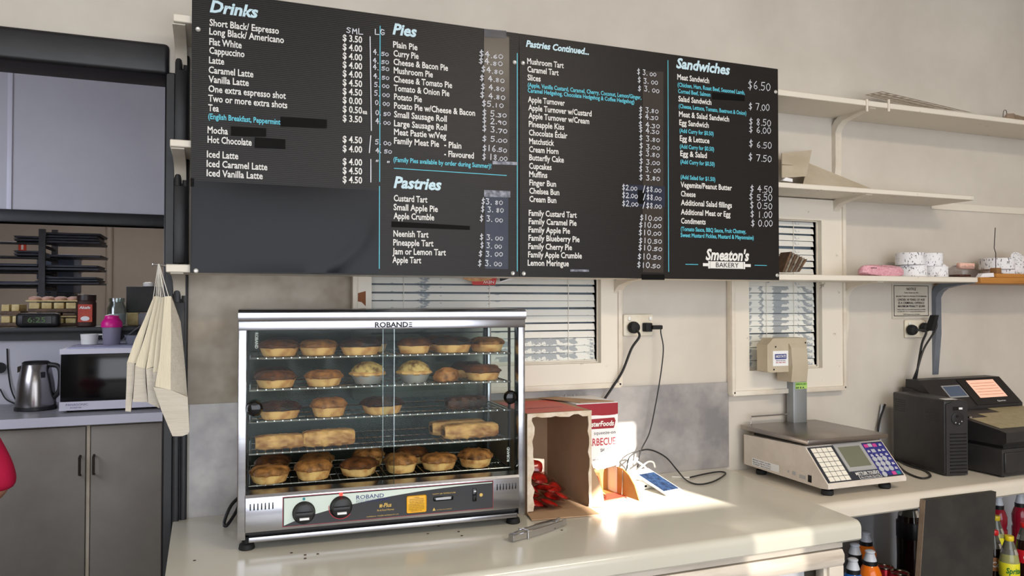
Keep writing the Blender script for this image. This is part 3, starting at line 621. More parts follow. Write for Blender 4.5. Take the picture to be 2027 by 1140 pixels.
# lower fascia
B('fascia', 'steel', ww, .018, WX-.018, -.004, .008, .044, .126, .0015)
G().prism([V(.018, -.004, .126), V(.018, .0, .132), V(.018, .03, .137), V(.018, .03, .12), V(.018, 0, .12)], (WX-.036, 0, 0)).obj('door_track', 'steel', ww)
B('crumb_tray', 'steel', ww, .026, WX-.026, -.010, .30, .022, .034, .0015)
B('under_gap', 'dark_cavity', ww, .02, WX-.02, .012, .31, .034, .046)
B('chamber_floor', 'dark_cavity', ww, .019, WX-.019, .03, .31, .118, .126)
B('rear_skirt', 'steel_plain', ww, .019, WX-.019, .318, .325, .03, .126)
B('rear_glass', 'dim_glass', ww, .019, WX-.019, .320, .324, .126, WZ-.045)
for x0_, n in ((.028, 7), (.641, 7)):
    for k in range(n): B('vent_slot', 'black_gloss', ww, x0_+.0085*k, x0_+.0085*k+.0028, -.0046, -.0038, .096, .112, .001)
# control panel decal
pl = B('control_plate', 'decal_dark', ww, .104, .630, -.0055, -.0042, .052, .121)
B('plate_rim', 'carton_crimson', ww, .1025, .6315, -.0048, -.0041, .0505, .1225)
pts = [(.106, .119), (.628, .119)]; N = 16
for k in range(N+1):
    u = 1-k/N; x = .106+.522*u; pts.append((x, .0545+.0625*(1-(1-u)**2)**.8 if u > 0 else .0545))
G().prism([V(a, -.0062, b) for a, b in pts], (0, .0006, 0)).obj('pale_swoosh', 'decal_pale', pl, 0)
text('ROBAND', pl, V(.277, -.0068, .103), *XZ, .0095, .068, 'text_navy', bold=.005)
text('FOOD SERVICE EQUIPMENT', pl, V(.277, -.0068, .0945), *XZ, .0046, .083, 'text_navy'); B('rule_line', 'text_navy', pl, .277, .36, -.0066, -.0062, .1005, .1010)
text('π-Plus', pl, V(.334, -.0068, .078), *XZ, .010, .03, 'text_gold', shear=.2, bold=.02); text('Pie & Food Warmer', pl, V(.328, -.0068, .069), *XZ, .0046, .043, 'text_gold', shear=.2)
text('COMMERCIAL  PIONEER AUSTRALIA PTY LTD', pl, V(.302, -.0068, .0565), *XZ, .0026, .08, 'text_gold')
text('CAVITY AIR TEMPERATURE', pl, V(.469, -.0068, .0985), *XZ, .0032, .06, 'text_gold'); 
G().prism([V(.469, -.0062, .058), V(.477, -.0062, .058), V(.473, -.0062, .066)], (0, .0005, 0)).obj('warning_triangle', 'text_gold', pl, 0)
text('CAUTION HOT SURFACE', pl, V(.479, -.0068, .0585), *XZ, .002, .04, 'text_gold')
yl = B('amber_label', 'label_amber', pl, .402, .453, -.0068, -.0055, .058, .101, .004)
for k in range(9): text(('WARNING', 'IMPORTANT INSTRUCTIONS', 'TO AVOID FOOD POISONING', 'PRE HEAT CABINET BEFORE', 'LOADING AND KEEP FOOD AT', 'A SAFE TEMPERATURE. CHECK', 'THE CORE OF EVERY ITEM AND', 'DISCARD AFTER FOUR HOURS', 'KEEP DOORS CLOSED')[k], yl, V(.4275, -.0074, .0945-.0042*k), *XZ, .0024, None, 'text_black', align='C')
th_ = G().box(.471, .523, -.0072, -.005, .082, .093, .003, 3).obj('thermometer', 'black_gloss', ww); B('scale_strip', 'key_grey', th_, .477, .517, -.0078, -.0070, .0845, .0905, .001)
sw = B('rocker_switch', 'black_gloss', ww, .575, .585, -.0095, -.004, .073, .106, .001); B('rocker_mark', 'sticker_white', sw, .578, .583, -.0100, -.0093, .098, .101)
G().cyl(V(.598, -.0062, .088), V(.598, -.0056, .088), .0045, .0045, 14).obj('bulb_symbol', 'text_gold', pl)
for i, (x, z) in enumerate(((.152, .082), (.240, .088))):
    k = G().lathe([(.027, 0), (.027, .003), (.024, .006), (.0225, .016), (.021, .017)], seg=32).obj('control_knob', 'black_plastic', ww)
    k.location = (x, -.0062, z); k.rotation_euler = (math.pi/2, 0, 0)
    r = G().box(-.0055, .0055, -.021, .021, .015, .024, .003, 2).obj('grip_ridge', 'black_plastic', k); r.rotation_euler = (0, 0, math.pi/2)
    G().box(-.011, .011, -.0125, -.0075, .0165, .0245).obj('knob_mark', 'sticker_white', k)
pts = []
for k in range(20): a = math.radians(170+150*k/19); pts.append(V(.240+.030*math.cos(a), -.0066, .088+.030*math.sin(a)))
for k in range(19, -1, -1): a = math.radians(170+150*k/19); pts.append(V(.240+(.0275+.0008)*math.cos(a), -.0066, .088+(.0283)*math.sin(a)))
G().prism(pts, (0, .0004, 0)).obj('dial_arc', 'dial_red', pl, 0)
G().cyl(V(.152, -.0085, .1145), V(.152, -.004, .1145), .0032, .0036, 12).obj('indicator_lamp', 'key_teal', ww)
G().cyl(V(.240, -.0085, .1185), V(.240, -.004, .1185), .0042, .0046, 12).obj('indicator_lamp', 'lamp_red', ww)
# sliding glass doors
for nm, x0_, x1_, y in (('d', .019, .374, .010), ('d', .345, WX-.019, .020)):
    d = B('glass_door', 'clear_glass', ww, x0_, x1_, y, y+.004, .134, WZ-.05)
    B('door_edge', 'jar_glass', d, (x1_-.002 if x0_ < .1 else x0_), (x1_ if x0_ < .1 else x0_+.002), y-.0005, y+.0045, .134, WZ-.05)
    kx = .038 if x0_ < .1 else WX-.040
    kb = G().lathe([(.008, 0), (.008, .004), (.017, .008), (.0185, .016), (.014, .024), (.005, .027)], seg=20).obj('door_knob', 'black_gloss', d); kb.location = (kx, y, .337); kb.rotation_euler = (math.pi/2, 0, 0)
    if x0_ < .1: text('ROBAND', d, V(.038, y+.0046, .516), V(0, 0, -1), V(1, 0, 0), .007, .038, 'text_white', 'etched_lettering', .01)
    else: text('ROBAND', d, V(WX-.036, y+.0046, .163), V(0, 0, 1), V(-1, 0, 0), .007, .038, 'text_white', 'etched_lettering', .01)
# racks
RZ = (.451, .374, .297, .219, .142)
g = G(); r = .0016
def rod(a, b, rr): g.cyl(a, b, rr, rr, 6)
for y in (.0, .245): rod(V(0, y, 0), V(.672, y, 0), .0024)
for y in (.085, .165): rod(V(0, y, -.0035), V(.672, y, -.0035), .0018)
for x in (.004, .668): rod(V(x, 0, 0), V(x, .245, 0), .0024)
nr = 34
for k in range(1, nr): x = .672*k/nr; rod(V(x, -.003, .0012), V(x, .247, .0012), .0015)
rm = g.mesh('wire_rack', 'chrome')
for z in RZ: o = link('wire_rack', rm, ww); o.location = (.025, .045, z)
for x in (.021, WX-.025):
    for y in (.06, .27): B('rack_upright', 'dark_cavity', ww, x, x+.004, y, y+.012, .126, WZ-.045)
# cord
G().tube([V(.005, .31, .06), V(-.02, .26, .045), V(-.035, .23, .012), V(-.028, .22, .006), V(-.005, .27, .03), V(.005, .31, .055)], .0045, 8).obj('power_cord', 'black_cord', ww)

# ================================================================ PIES
def pie_parts(seed, rx, ry, h, sq, lid='pie_top', rim=12):
    rnd = random.Random(seed); ph = [rnd.uniform(0, 6.3) for _ in range(6)]
    def wb(rr, t, j): return rr*(1+.02*math.sin(3*t+ph[0])+.012*math.sin(7*t+ph[1])), 0
    b = G().lathe([(.76, 0), (.80, .03*h), (.86, .22*h), (.92, .42*h), (.95, .5*h), (.9, .52*h), (.2, .52*h)], seg=36, sx=rx, sy=ry, wob=wb, sq=sq).mesh('crust_base', 'pie_side')
    def wl(rr, t, j):
        e = (.035*math.cos(rim*t+ph[2])+.03*math.sin(4*t+ph[3])) if j < 3 else .03*math.sin(5*t+ph[4]+j)
        return rr*(1+e), h*(.03*math.sin(6*t+ph[5]+j*1.3)+.03*math.sin(11*t+j*2)) if 0 < j < 7 else 0
    l = G().lathe([(.9, .50*h), (1.0, .53*h), (1.03, .62*h), (1.0, .70*h), (.93, .76*h), (.85, .86*h), (.65, .94*h), (.25, .98*h), (.02, .98*h)], seg=48, sx=rx, sy=ry, wob=wl, sq=sq).mesh('crust_lid', lid)
    return [('crust_base', b), ('crust_lid', l)]
PIE = {'a': pie_parts(1, .0485, .044, .041, 2.9), 'b': pie_parts(2, .0465, .043, .040, 2.7, 'pie_top_gold'), 'c': pie_parts(3, .052, .045, .042, 3.2, 'pie_top_burnt'), 'd': pie_parts(4, .045, .042, .046, 2.6, 'pie_top_gold', 16)}
def foil_parts(seed):
    rnd = random.Random(seed)
    f = G().lathe([(.030, 0), (.031, .001), (.041, .021), (.0445, .0225), (.0445, .0235), (.040, .0215), (.01, .018)], seg=48, wob=lambda rr, t, j: (rr*(1+(.02 if 0 < j < 4 else 0)*math.cos(24*t)), 0)).mesh('foil_tray', 'foil')
    c = G().lathe([(.040, .020), (.047, .024), (.047, .028), (.041, .032), (.01, .033)], seg=36, wob=lambda rr, t, j: (rr*(1+.04*math.sin(9*t+j)), 0)).mesh('crust_rim', 'pie_side')
    m = G().lathe([(.042, .029), (.040, .036), (.034, .044), (.026, .050), (.015, .0545), (.003, .056)], seg=40, wob=lambda rr, t, j: (rr*(1+.06*math.sin(7*t+j*1.9)+.05*math.sin(13*t+j*3)), .0018*math.sin(9*t+j*2.2) if j else 0)).mesh('mash_topping', 'mash_potato')
    return [('foil_tray', f), ('crust_rim', c), ('mash_topping', m)]
FOIL = foil_parts(5)
def roll_parts(seed, lx, ly, h, m='roll_pastry'):
    rnd = random.Random(seed); g = G(); n = 22; k = 14; rings = []
    for i in range(n+1):
        x = -lx/2+lx*i/n; e = 1-.22*abs(2*i/n-1)**6; ring = []
        for j in range(k):
            t = 2*math.pi*j/k; c, s_ = math.cos(t), math.sin(t); q = (abs(c)**3.2+abs(s_)**3.2)**(-1/3.2)
            nz = 1+.05*math.sin(i*1.1+j*2.3+seed)+.04*math.sin(i*2.7+j)
            ring.append(g.bm.verts.new(V(x, c*q*ly/2*e*nz, max(0, h/2+s_*q*h/2*e*nz))))
        rings.append(ring)
    for a, b in zip(rings, rings[1:]):
        for j in range(k): g.bm.faces.new((a[j], a[(j+1) % k], b[(j+1) % k], b[j]))
    g.bm.faces.new(rings[0][::-1]); g.bm.faces.new(rings[-1])
    f = G()
    for sx in (-1, 1): f.lathe([(.30, 0), (.36, .002), (.1, .004)], seg=14, sx=ly, sy=h)
    fill = G().box(-lx/2-.001, lx/2+.001, -ly*.28, ly*.28, h*.22, h*.72, .004, 2)
    return [('pastry_wrap', g.mesh('pastry_wrap', m)), ('filling', fill.mesh('filling', 'sachet_brown'))]
ROLL = {'s': roll_parts(1, .118, .05, .036), 'l': roll_parts(2, .128, .056, .042), 'b': roll_parts(6, .11, .05, .034, 'pie_top_burnt'), 'w': roll_parts(9, .15, .06, .04)}
PASTIE = [('pastry_wrap', G().lathe([(.02, 0), (.032, .004), (.036, .014), (.030, .028), (.012, .036), (.002, .037)], seg=32, sx=1.05, sy=.8, wob=lambda rr, t, j: (rr*(1+.07*math.sin(5*t+j)+.05*math.sin(11*t+2*j)), .0015*math.sin(6*t+j))).mesh('pastry_wrap', 'pie_top_gold'))]
used = set()
def put(name, cat, parts, lx, ly, lz, rot, label, group, sc=1.):
    o = thing(name, label, cat, Wm @ V(lx, ly, lz+.0028), rot-.045, group); o.scale = (sc, sc, sc)
    for n, me in parts: link(n, me, o)
    return o
ORD = ('leftmost', 'second from left', 'third from left', 'fourth from left', 'fifth from left', 'rightmost')
RNAME = ('top rack', 'second rack', 'middle rack', 'fourth rack', 'bottom rack')
def wx(px, row, ly):
    """local x on a rack for a pixel column"""
    # intersect the pixel ray with the vertical plane y=ly of the warmer
    n = Wm.to_3x3() @ V(0, 1, 0); p0 = Wm @ V(0, ly, 0); d = FW + RT*((px-W/2)/FPX) - UP*((760-H/2)/FPX)
    t = (p0-CAM).dot(n)/d.dot(n); return (Wm.inverted() @ (CAM+d*t)).x
rows = [
 [('a', 552, .10, .1), ('b', 630, .10, .4), ('c', 712, .085, .2), ('a', 820, .10, 1.2), ('c', 895, .10, .6), ('b', 966, .105, 2.)],
 [('a', 546, .085, .3), ('b', 641, .085, .8), ('F', 728, .10, .2), ('F', 820, .10, 1.), ('P', 884, .075, .4), ('a', 955, .10, .1)],
 [('c', 553, .085, .4), ('d', 651, .085, .1), ('c', 757, .085, 1.4), ('Rb', 922, .095, .05)],
 [('Rs', 555, .09, .02), ('Rl', 651, .09, .03), ('Rw', 930, .085, .04), ('Rw', 905, .15, .02)],
 [('b', 535, .075, .4), ('d', 621, .078, .2), ('a', 712, .085, .9), ('d', 793, .085, 1.7), ('b', 869, .085, .3), ('d', 941, .085, 2.4)]]
for r_, row in enumerate(rows):
    for i, (k, px, ly, rot) in enumerate(row):
        ordn = ORD[i] if i < len(row)-1 or len(row) < 2 else 'rightmost'
        x = min(max(wx(px, r_, ly), .075), WX-.075)
        if k == 'F': put('potato_pie', 'pie', FOIL, x, ly, RZ[r_], rot, 'potato topped pie in a foil tray, %s of the two on the second rack' % ('left' if px < 780 else 'right'), 'potato topped pies')
        elif k == 'P': put('pastie', 'pastie', PASTIE, x, ly, RZ[r_], rot, 'small lumpy golden pastie on the second rack, beside the right foil pie', None)
        elif k[0] == 'R':
            lab = {('Rb', 922): 'dark browned sausage roll alone at the right of the middle rack', ('Rs', 555): 'shorter sausage roll at the far left of the fourth rack', ('Rl', 651): 'larger sausage roll, second from left on the fourth rack', ('Rw', 930): 'long sausage roll at the front right of the fourth rack', ('Rw', 905): 'long sausage roll behind another at the right of the fourth rack'}[(k, px)]
            put('sausage_roll', 'sausage roll', ROLL[k[1]], x, ly, RZ[r_], rot, lab, 'sausage rolls')
        else:
            put('meat_pie', 'pie', PIE[k], x, ly, RZ[r_], rot if k != 'c' else rot*.2, {'a': 'brown topped', 'b': 'golden', 'c': 'dark browned', 'd': 'pale sided'}[k]+' meat pie, %s on the %s of the warmer' % (ordn, RNAME[r_]), 'meat pies in the warmer', 1.0)
# second row of pies further back
for r_, k, px, ly, lab in ((0, 'c', 735, .205, 'dark pie in the back row of the top rack, behind the third pie'), (0, 'a', 868, .205, 'dark topped pie in the back row of the top rack, right of the centre'), (0, 'c', 560, .205, 'dark pie in the back row of the top rack, at the left end'),
                           (1, 'c', 925, .205, 'dark pie at the back of the second rack, behind the rightmost pie'), (1, 'c', 540, .20, 'dark pie at the back of the second rack, behind the leftmost pie'), (4, 'a', 541, .19, 'pie behind the leftmost pie of the bottom rack'), (4, 'b', 628, .19, 'pie behind the second pie of the bottom rack'), (4, 'd', 730, .19, 'pie behind the third pie of the bottom rack'), (4, 'a', 815, .19, 'pie behind the fourth pie of the bottom rack')):
    x = min(max(wx(px, r_, ly), .075), WX-.075); put('meat_pie', 'pie', PIE[k], x, ly, RZ[r_], 1.3, lab, 'meat pies in the warmer')
# ================================================================ SAUCE BOXES
def rag(a, b, n, amp, seed, jag=True):
    """torn edge from a to b"""
    r = random.Random(seed); a, b = Vector(a), Vector(b); d = b-a; nrm = V(-d.z, 0, d.x).normalized(); out = []
    for i in range(n+1): out.append(a+d*(i/n)+nrm*(r.uniform(-amp, amp) if 0 < i < n else 0))
    return out
bx = thing('sauce_box', 'open cardboard carton lying on its side with red sauce sachets inside', 'box')
X0, X1, Y0, Y1, Z1 = .812, 1.011, -.318, -.012, 1.205; tk = .004
B('base', 'cardboard', bx, X0, X1, Y0, Y1, CT+.0004, CT+tk); B('back', 'cardboard', bx, X0, X1, Y1-tk, Y1, CT+tk, Z1-tk)
B('side', 'cardboard', bx, X0, X0+tk, Y0, Y1-tk, CT+tk, Z1-tk); B('side', 'cardboard', bx, X1-tk, X1, Y0, Y1-tk, CT+tk, Z1-tk)
lid = B('lid_panel', 'cardboard', bx, X0, X1, Y0, Y1, Z1-tk, Z1)
rp = B('red_print', 'carton_red', lid, X0+.003, X1-.016, Y0+.012, Y1-.055, Z1, Z1+.0005)
text('MasterFoods', rp, V(X0+.04, Y0+.085, Z1+.0009), V(1, 0, 0), V(0, 1, 0), .018, .11, 'carton_crimson', bold=.02)
# torn rim strips round the opening
def strip(p, q, wdt, inward, seed):
    inner = rag(Vector(q)+Vector(inward)*wdt, Vector(p)+Vector(inward)*wdt, 14, wdt*.35, seed)
    G().prism([Vector(p), Vector(q)]+inner, (0, .003, 0)).obj('torn_rim', 'cardboard_torn', bx, 0)
strip((X0, Y0-.001, CT+.01), (X0, Y0-.001, Z1), .018, (1, 0, 0), 1); strip((X0, Y0-.002, Z1), (X1, Y0-.002, Z1), .012, (0, 0, -1), 2); strip((X1, Y0-.001, Z1), (X1, Y0-.001, CT+.004), .009, (-1, 0, 0), 3)
G().prism([V(X0, Y0, CT+.004), V(X1-.012, Y0, CT+.004), V(X1-.012, Y0-.075, CT+.0012), V(X0-.01, Y0-.055, CT+.0012)], (0, 0, .003)).obj('bottom_flap', 'cardboard', bx, 0)
G().prism([V(X1, Y0+.002, CT+.004), V(X1, Y0+.002, CT+.13), V(X1+.03, Y0-.01, CT+.05), V(X1+.035, Y0-.015, CT+.004)], (.002, .003, 0)).obj('side_flap', 'cardboard', bx, 0)
def sachet(loc, rot, m, label, grp, lab=False):
    s_ = thing('sauce_sachet', label, 'sachet', loc, 0, grp); s_.rotation_euler = rot
    G().box(-.031, .031, -.026, .026, -.0006, .0006, .0004, 1).obj('film', 'sachet_clear', s_)
    G().lathe([(.0005, -.0058), (.010, -.005), (.0145, -.0022), (.0155, 0), (.0145, .0025), (.010, .0055), (.0005, .0062)], seg=20, sx=1.65, sy=1.35, sq=3.).obj('sauce_pouch', m, s_)
    if lab: B('paper_label', 'sachet_label', s_, -.016, .016, -.01, .01, .0062, .0066)
SP = [(.852, -.28, .014, .3, .2, .4), (.868, -.225, .017, -.2, .3, 1.0), (.893, -.285, .012, .3, -.2, 2.1), (.925, -.235, .016, .3, .2, .2), (.862, -.205, .044, .5, .1, .7), (.892, -.245, .046, .3, .4, 1.7), (.935, -.275, .026, .4, .2, .9), (.850, -.258, .052, .3, .6, .3), (.900, -.20, .062, .6, .1, .1), (.850, -.165, .082, 1.0, .1, .2), (.905, -.15, .085, 1.15, .1, -.2), (.855, -.235, .078, .5, .3, .9), (.945, -.20, .030, .6, -.2, .5)]
SN = ('near left corner', 'lower middle', 'front edge', 'lower right', 'rear left second layer', 'front centre with tan label', 'right front', 'left side wall', 'upper middle', 'back left, upright', 'back right, upright', 'upper left', 'far right')
for i, (x, y, z, a, b, c) in enumerate(SP): sachet((x, y, CT+tk+z+.004), (a, b, c), 'sachet_red', 'red sauce sachet in the open carton, %s of the pile' % SN[i], 'red sauce sachets', i == 5)
# upright barbecue sauce carton
A0, A1, F0, F1, T1 = 1.019, 1.160, -.205, -.025, 1.206
bc = thing('sauce_carton', 'upright white and crimson barbecue sauce carton with a torn dispensing hole', 'carton')
hole = [V(A0+.02, F0, 0)]
g = G(); zc = CT+.085
front = [V(A0, F0, T1), V(A1, F0, T1), V(A1, F0, zc+.0)] + rag((A1-.004, F0, zc+.006), (A0+.004, F0, zc-.008), 12, .005, 5) + [V(A0, F0, zc)]
G().prism(front, (0, .003, 0)).obj('front_panel', 'carton_white', bc, 0)
B('side_panel', 'carton_white', bc, A1-.003, A1, F0+.003, F1, CT+.0004, T1); B('side_panel', 'carton_white', bc, A0, A0+.003, F0+.003, F1, CT+.0004, T1)
B('back_panel', 'cardboard_orange', bc, A0+.003, A1-.003, F1-.003, F1, CT+.0004, T1); B('base', 'cardboard_orange', bc, A0+.003, A1-.003, F0+.003, F1-.003, CT+.0004, CT+.003)
B('inner_divider', 'cardboard_orange', bc, A0+.003, A1-.003, F0+.06, F0+.063, CT+.003, T1-.03)
B('top_panel', 'carton_white', bc, A0, A1, F0, F1, T1, T1+.002)
g = G().prism([V(A0-.055, F1-.02, T1+.003), V(A0+.01, F1-.02, T1+.003), V(A1-.01, F0+.005, T1+.003), V(A0+.02, F0+.012, T1+.003)], (0, 0, .002)).obj('top_flap', 'cardboard', bc, 0)
band = G().prism([V(A0, F0-.0008, T1)]+[V(A1, F0-.0008, T1), V(A1, F0-.0008, T1-.034)]+rag((A1-.01, F0-.0008, T1-.036), (A0, F0-.0008, T1-.036), 6, .001, 2), (0, .0008, 0)).obj('crimson_band', 'carton_crimson', bc, 0)
B('crimson_band', 'carton_crimson', bc, A1, A1+.0006, F0, F1, T1-.034, T1)
lb = G().prism([V(A0, F0-.0008, T1-.047), V(A1-.012, F0-.0008, T1-.045), V(A1-.008, F0-.0008, T1-.055), V(A1-.014, F0-.0008, T1-.077), V(A0, F0-.0008, T1-.076)], (0, .0008, 0)).obj('logo_plaque', 'carton_crimson', bc, 0)
text('MasterFoods', lb, V(1.046, F0-.0014, T1-.069), *XZ, .015, A1-.014-1.046, 'text_white', bold=.03, shear=.15)
fx = lambda s, z, c, wd, m='text_black', b=0.: text(s, bc, V(A1-.008-wd, F0-.0006, T1-z), *XZ, c, wd, m, bold=b)
fx('squeeze-on', .094, .010, .074); fx('BARBECUE', .127, .0215, .107, 'text_red', .01); text('SAUCE', bc, V(A1-.06, F0-.0006, T1-.147), *XZ, .0095, .034, 'text_black', bold=.02)
fx('NO ARTIFICIAL FLAVOURS', .172, .0045, .078, b=.01); fx('OR PRESERVATIVES', .181, .0045, .06, b=.01); fx('NO ADDED MSG', .197, .004, .05)
G().prism([V(A0+.02, F0-.001, CT+.0035), V(A1+.045, F0+.01, CT+.0035), V(A1+.07, F0-.005, CT+.002), V(A1+.02, F0-.04, CT+.002), V(A0-.002, F0-.075, CT+.002), V(A0-.004, F0-.04, CT+.002)], (0, 0, .0015)).obj('torn_flap', 'carton_red', bc, 0)
pts = [V(A1-.003, F0, CT+.004), V(A1-.003, F0, CT+.085), V(A1, F0-.03, CT+.084), V(A1+.004, F0-.06, CT+.07), V(A1+.008, F0-.085, CT+.045), V(A1+.012, F0-.105, CT+.004)]
G().prism(pts, (.003, 0, 0)).obj('folded_tab', 'cardboard_orange', bc, 0); G().prism([V(A1-.0035, F0-.028, CT+.006), V(A1-.0035, F0-.030, CT+.006), V(A1-.001, F0-.030, CT+.08), V(A1-.001, F0-.028, CT+.08)], (.0025, 0, 0)).obj('tab_crease', 'kraft_dark', bc, 0)
for i, (x, y, z, rx, ry, rz, lab) in enumerate(((A1-.095, F0-.012, .02, .9, .2, .3, 'brown sauce sachet at the left of the barbecue carton hole'), (A1-.07, F0-.02, .014, .6, .3, .8, 'brown sauce sachet with a tan label in front of the barbecue carton hole'), (A1-.09, F0-.005, .05, 1.1, .1, .1, 'brown sauce sachet standing up inside the barbecue carton hole'))):
    sachet((x, y, CT+z), (rx, ry, rz), 'sachet_brown', lab, 'brown sauce sachets', i == 1)

# ================================================================ TONGS, PHONE, CABLES
tg = thing('serving_tongs', 'stainless steel serving tongs lying on the counter edge of the carton flap', 'tongs')
a, b = at(1012, 1064, 'z', CT+.012), at(1108, 1033, 'z', CT+.012); d = (b-a).normalized(); n_ = V(-d.y, d.x, 0)
for s_ in (-1, 1):
    g = G(); st = []
    for k in range(9):
        u = k/8; w_ = .012+.004*math.sin(u*3); c = a+d*((b-a).length*u)+n_*s_*(.006+.008*math.sin(u*2.6))
        st.append([g.bm.verts.new(c+V(0, 0, -w_*.5)), g.bm.verts.new(c+V(0, 0, w_*.5)), g.bm.verts.new(c+n_*s_*.003+V(0, 0, w_*.5)), g.bm.verts.new(c+n_*s_*.003+V(0, 0, -w_*.5))])
    for p, q in zip(st, st[1:]):
        for k in range(4): g.bm.faces.new((p[k], p[(k+1) % 4], q[(k+1) % 4], q[k]))
    g.bm.faces.new(st[0]); g.bm.faces.new(st[-1][::-1])
    arm = g.obj('tong_arm', 'chrome', tg)
    e = a+d*((b-a).length); g = G().prism([e+n_*s_*.008+V(0, 0, -.008)]+[e+d*(.012+.002*(k % 2))+n_*s_*.010+V(0, 0, -.008+.004*k) for k in range(5)]+[e+n_*s_*.008+V(0, 0, .008)], n_*s_*.002).obj('scalloped_tip', 'chrome', arm, 0)
q = a-d*.001; G().hexa([q-n_*.008+V(0, 0, -.008), q+n_*.008+V(0, 0, -.008), q+d*.014+n_*.008+V(0, 0, -.008), q+d*.014-n_*.008+V(0, 0, -.008), q-n_*.008+V(0, 0, .008), q+n_*.008+V(0, 0, .008), q+d*.014+n_*.008+V(0, 0, .008), q+d*.014-n_*.008+V(0, 0, .008)]).obj('hinge_cap', 'steel_plain', tg)
c = a+d*.045; G().tube([c-n_*.016+V(0, 0, -.009), c-n_*.016+V(0, 0, .011), c+n_*.016+V(0, 0, .011), c+n_*.016+V(0, 0, -.009), c-n_*.016+V(0, 0, -.009)], .0012, 6, smooth=False).obj('locking_ring', 'chrome', tg)
P0, P1 = at(1320.7, 979, 'z', CT+.006), at(1355.8, 972, 'z', CT+.006); Q0, Q1 = at(1263, 930, 'z', .975), at(1297, 921.6, 'z', .975)
ex = (P1-P0).normalized(); ey = ((Q0+Q1)/2-(P0+P1)/2); ey = (ey-ex*ey.dot(ex)); ln = ey.length; ey.normalize(); ez = ex.cross(ey)
ph = thing('smartphone', 'white smartphone propped up with its blue screen lit, on the sunny counter', 'phone', P0)
ph.rotation_euler = Matrix((ex, ey, ez)).transposed().to_euler(); pw = (P1-P0).length
G().box(0, pw, 0, ln, -.0075, 0, .0035, 3).obj('body', 'white_plastic', ph); B('edge_band', 'steel_plain', ph, -.0004, pw+.0004, .006, ln-.006, -.0055, -.003)
B('screen', 'screen_phone', ph, .005, pw-.005, .02, ln-.032, .0, .0004); G().cyl(V(pw/2, .0105, 0), V(pw/2, .0105, .0005), .0052, .0052, 16).obj('home_button', 'bezel_silver', ph)
bk = at(1262, 957, 'z', CT)
st = thing('charger_block', 'white charger block holding up the phone beside the sauce carton', 'charger', (P0+ey*ln*.72).to_tuple()[:2]+(CT,), .2)
G().box(-.02, .05, -.016, .022, .0, .022, .005, 3).obj('housing', 'white_plastic', st); B('port', 'black_gloss', st, .002, .012, -.0165, -.0159, .008, .014)
wc = thing('white_cable', 'white charging cable looped behind the top of the phone', 'cable')
c0 = (Q0+Q1)/2; z0 = c0+V(0, .0, .0)
G().tube([z0+ez*-.004, z0+ey*.015, z0+ey*.03+V(-.02, 0, .015), at(1262, 908, 'y', -.06), at(1247, 922, 'y', -.06), at(1238, 945, 'y', -.08)+V(0, 0, .0)], .003, 8).obj('lead', 'white_plastic', wc)
G().tube([at(1297, 925, 'y', -.075), at(1293, 915, 'y', -.06), at(1283, 914, 'y', -.055), at(1270, 924, 'y', -.06), at(1258, 936, 'y', -.07)], .003, 8).obj('loop', 'white_plastic', wc)
bcb = thing('black_cable', 'black cable arching over the phone and curling along the splashback', 'cable')
G().tube([at(1240, 932, 'y', -.05), at(1246, 905, 'y', -.04), at(1268, 892, 'y', -.03), at(1290, 891, 'y', -.03), at(1318, 905, 'y', -.03), at(1340, 930, 'y', -.05), at(1358, 950, 'z', CT+.0045), at(1382, 958.5, 'z', CT+.0035), at(1412, 953, 'z', CT+.0035), at(1436, 938, 'z', CT+.0035), at(1425, 933.5, 'z', CT+.0035), at(1395, 938, 'z', CT+.0035), at(1365, 945, 'z', CT+.0035)], .0025, 8).obj('lead', 'black_cord', bcb)
G().tube([at(1365, 945, 'z', CT+.0035), at(1330, 944, 'z', CT+.003)], .0018, 6).obj('bare_tip', 'white_plastic', bcb)

# ================================================================ POWER POINTS
def outlet(name, x0_, x1_, z0_, z1_, label):
    t = thing(name, label, 'power point')
    G().box(x0_, x1_, -.010, -.0003, z0_, z1_, .005, 2).obj('face_plate', 'aged_white_plastic', t)
    for u in (.19, .90): x = x0_+(x1_-x0_)*u; G().box(x-.006, x+.006, -.014, -.009, z1_-.022, z1_-.008, .003, 2).obj('switch', 'white_plastic', t)
    return t
o1 = outlet('power_point', 1.293, 1.408, 1.399, 1.473, 'double power point with two black plugs, between the two blinds')
o2 = outlet('power_point', 2.572, 2.687, 1.371, 1.443, 'double power point below the notice, with two black plugs')
def plug(x, z, label, r=.020):
    t = thing('plug', label, 'plug', (x, -.0145, z)); o = G().lathe([(r*.8, 0), (r, .004), (r, .016), (r*.85, .024), (r*.35, .028)], seg=20).obj('plug_body', 'black_rubber', t); o.rotation_euler = (math.pi/2, 0, 0); return t
c = at(1253, 648, 'y', -.02); t = plug(c.x, c.z, 'round black plug in the left socket of the power point above the cartons')
G().tube([V(.004, -.025, -.008), V(.004, -.04, -.03)]+[at(a, b, 'y', y)-t.location for a, b, y in ((1250, 690, -.05), (1232, 735, -.05), (1210, 770, -.035), (1191, 800, -.018), (1183, 830, -.0165))], .0042, 8).obj('cord', 'black_cord', t)
c = at(1281, 647, 'y', -.02); t = thing('usb_charger', 'square black usb charger in the right socket, trailing a thin cable', 'charger', (c.x, -.0105, c.z))
G().box(-.014, .012, -.026, 0, -.016, .014, .003, 2).obj('body', 'black_rubber', t); G().box(.006, .045, -.038, -.022, -.008, .006, .003, 2).obj('usb_plug', 'black_rubber', t)
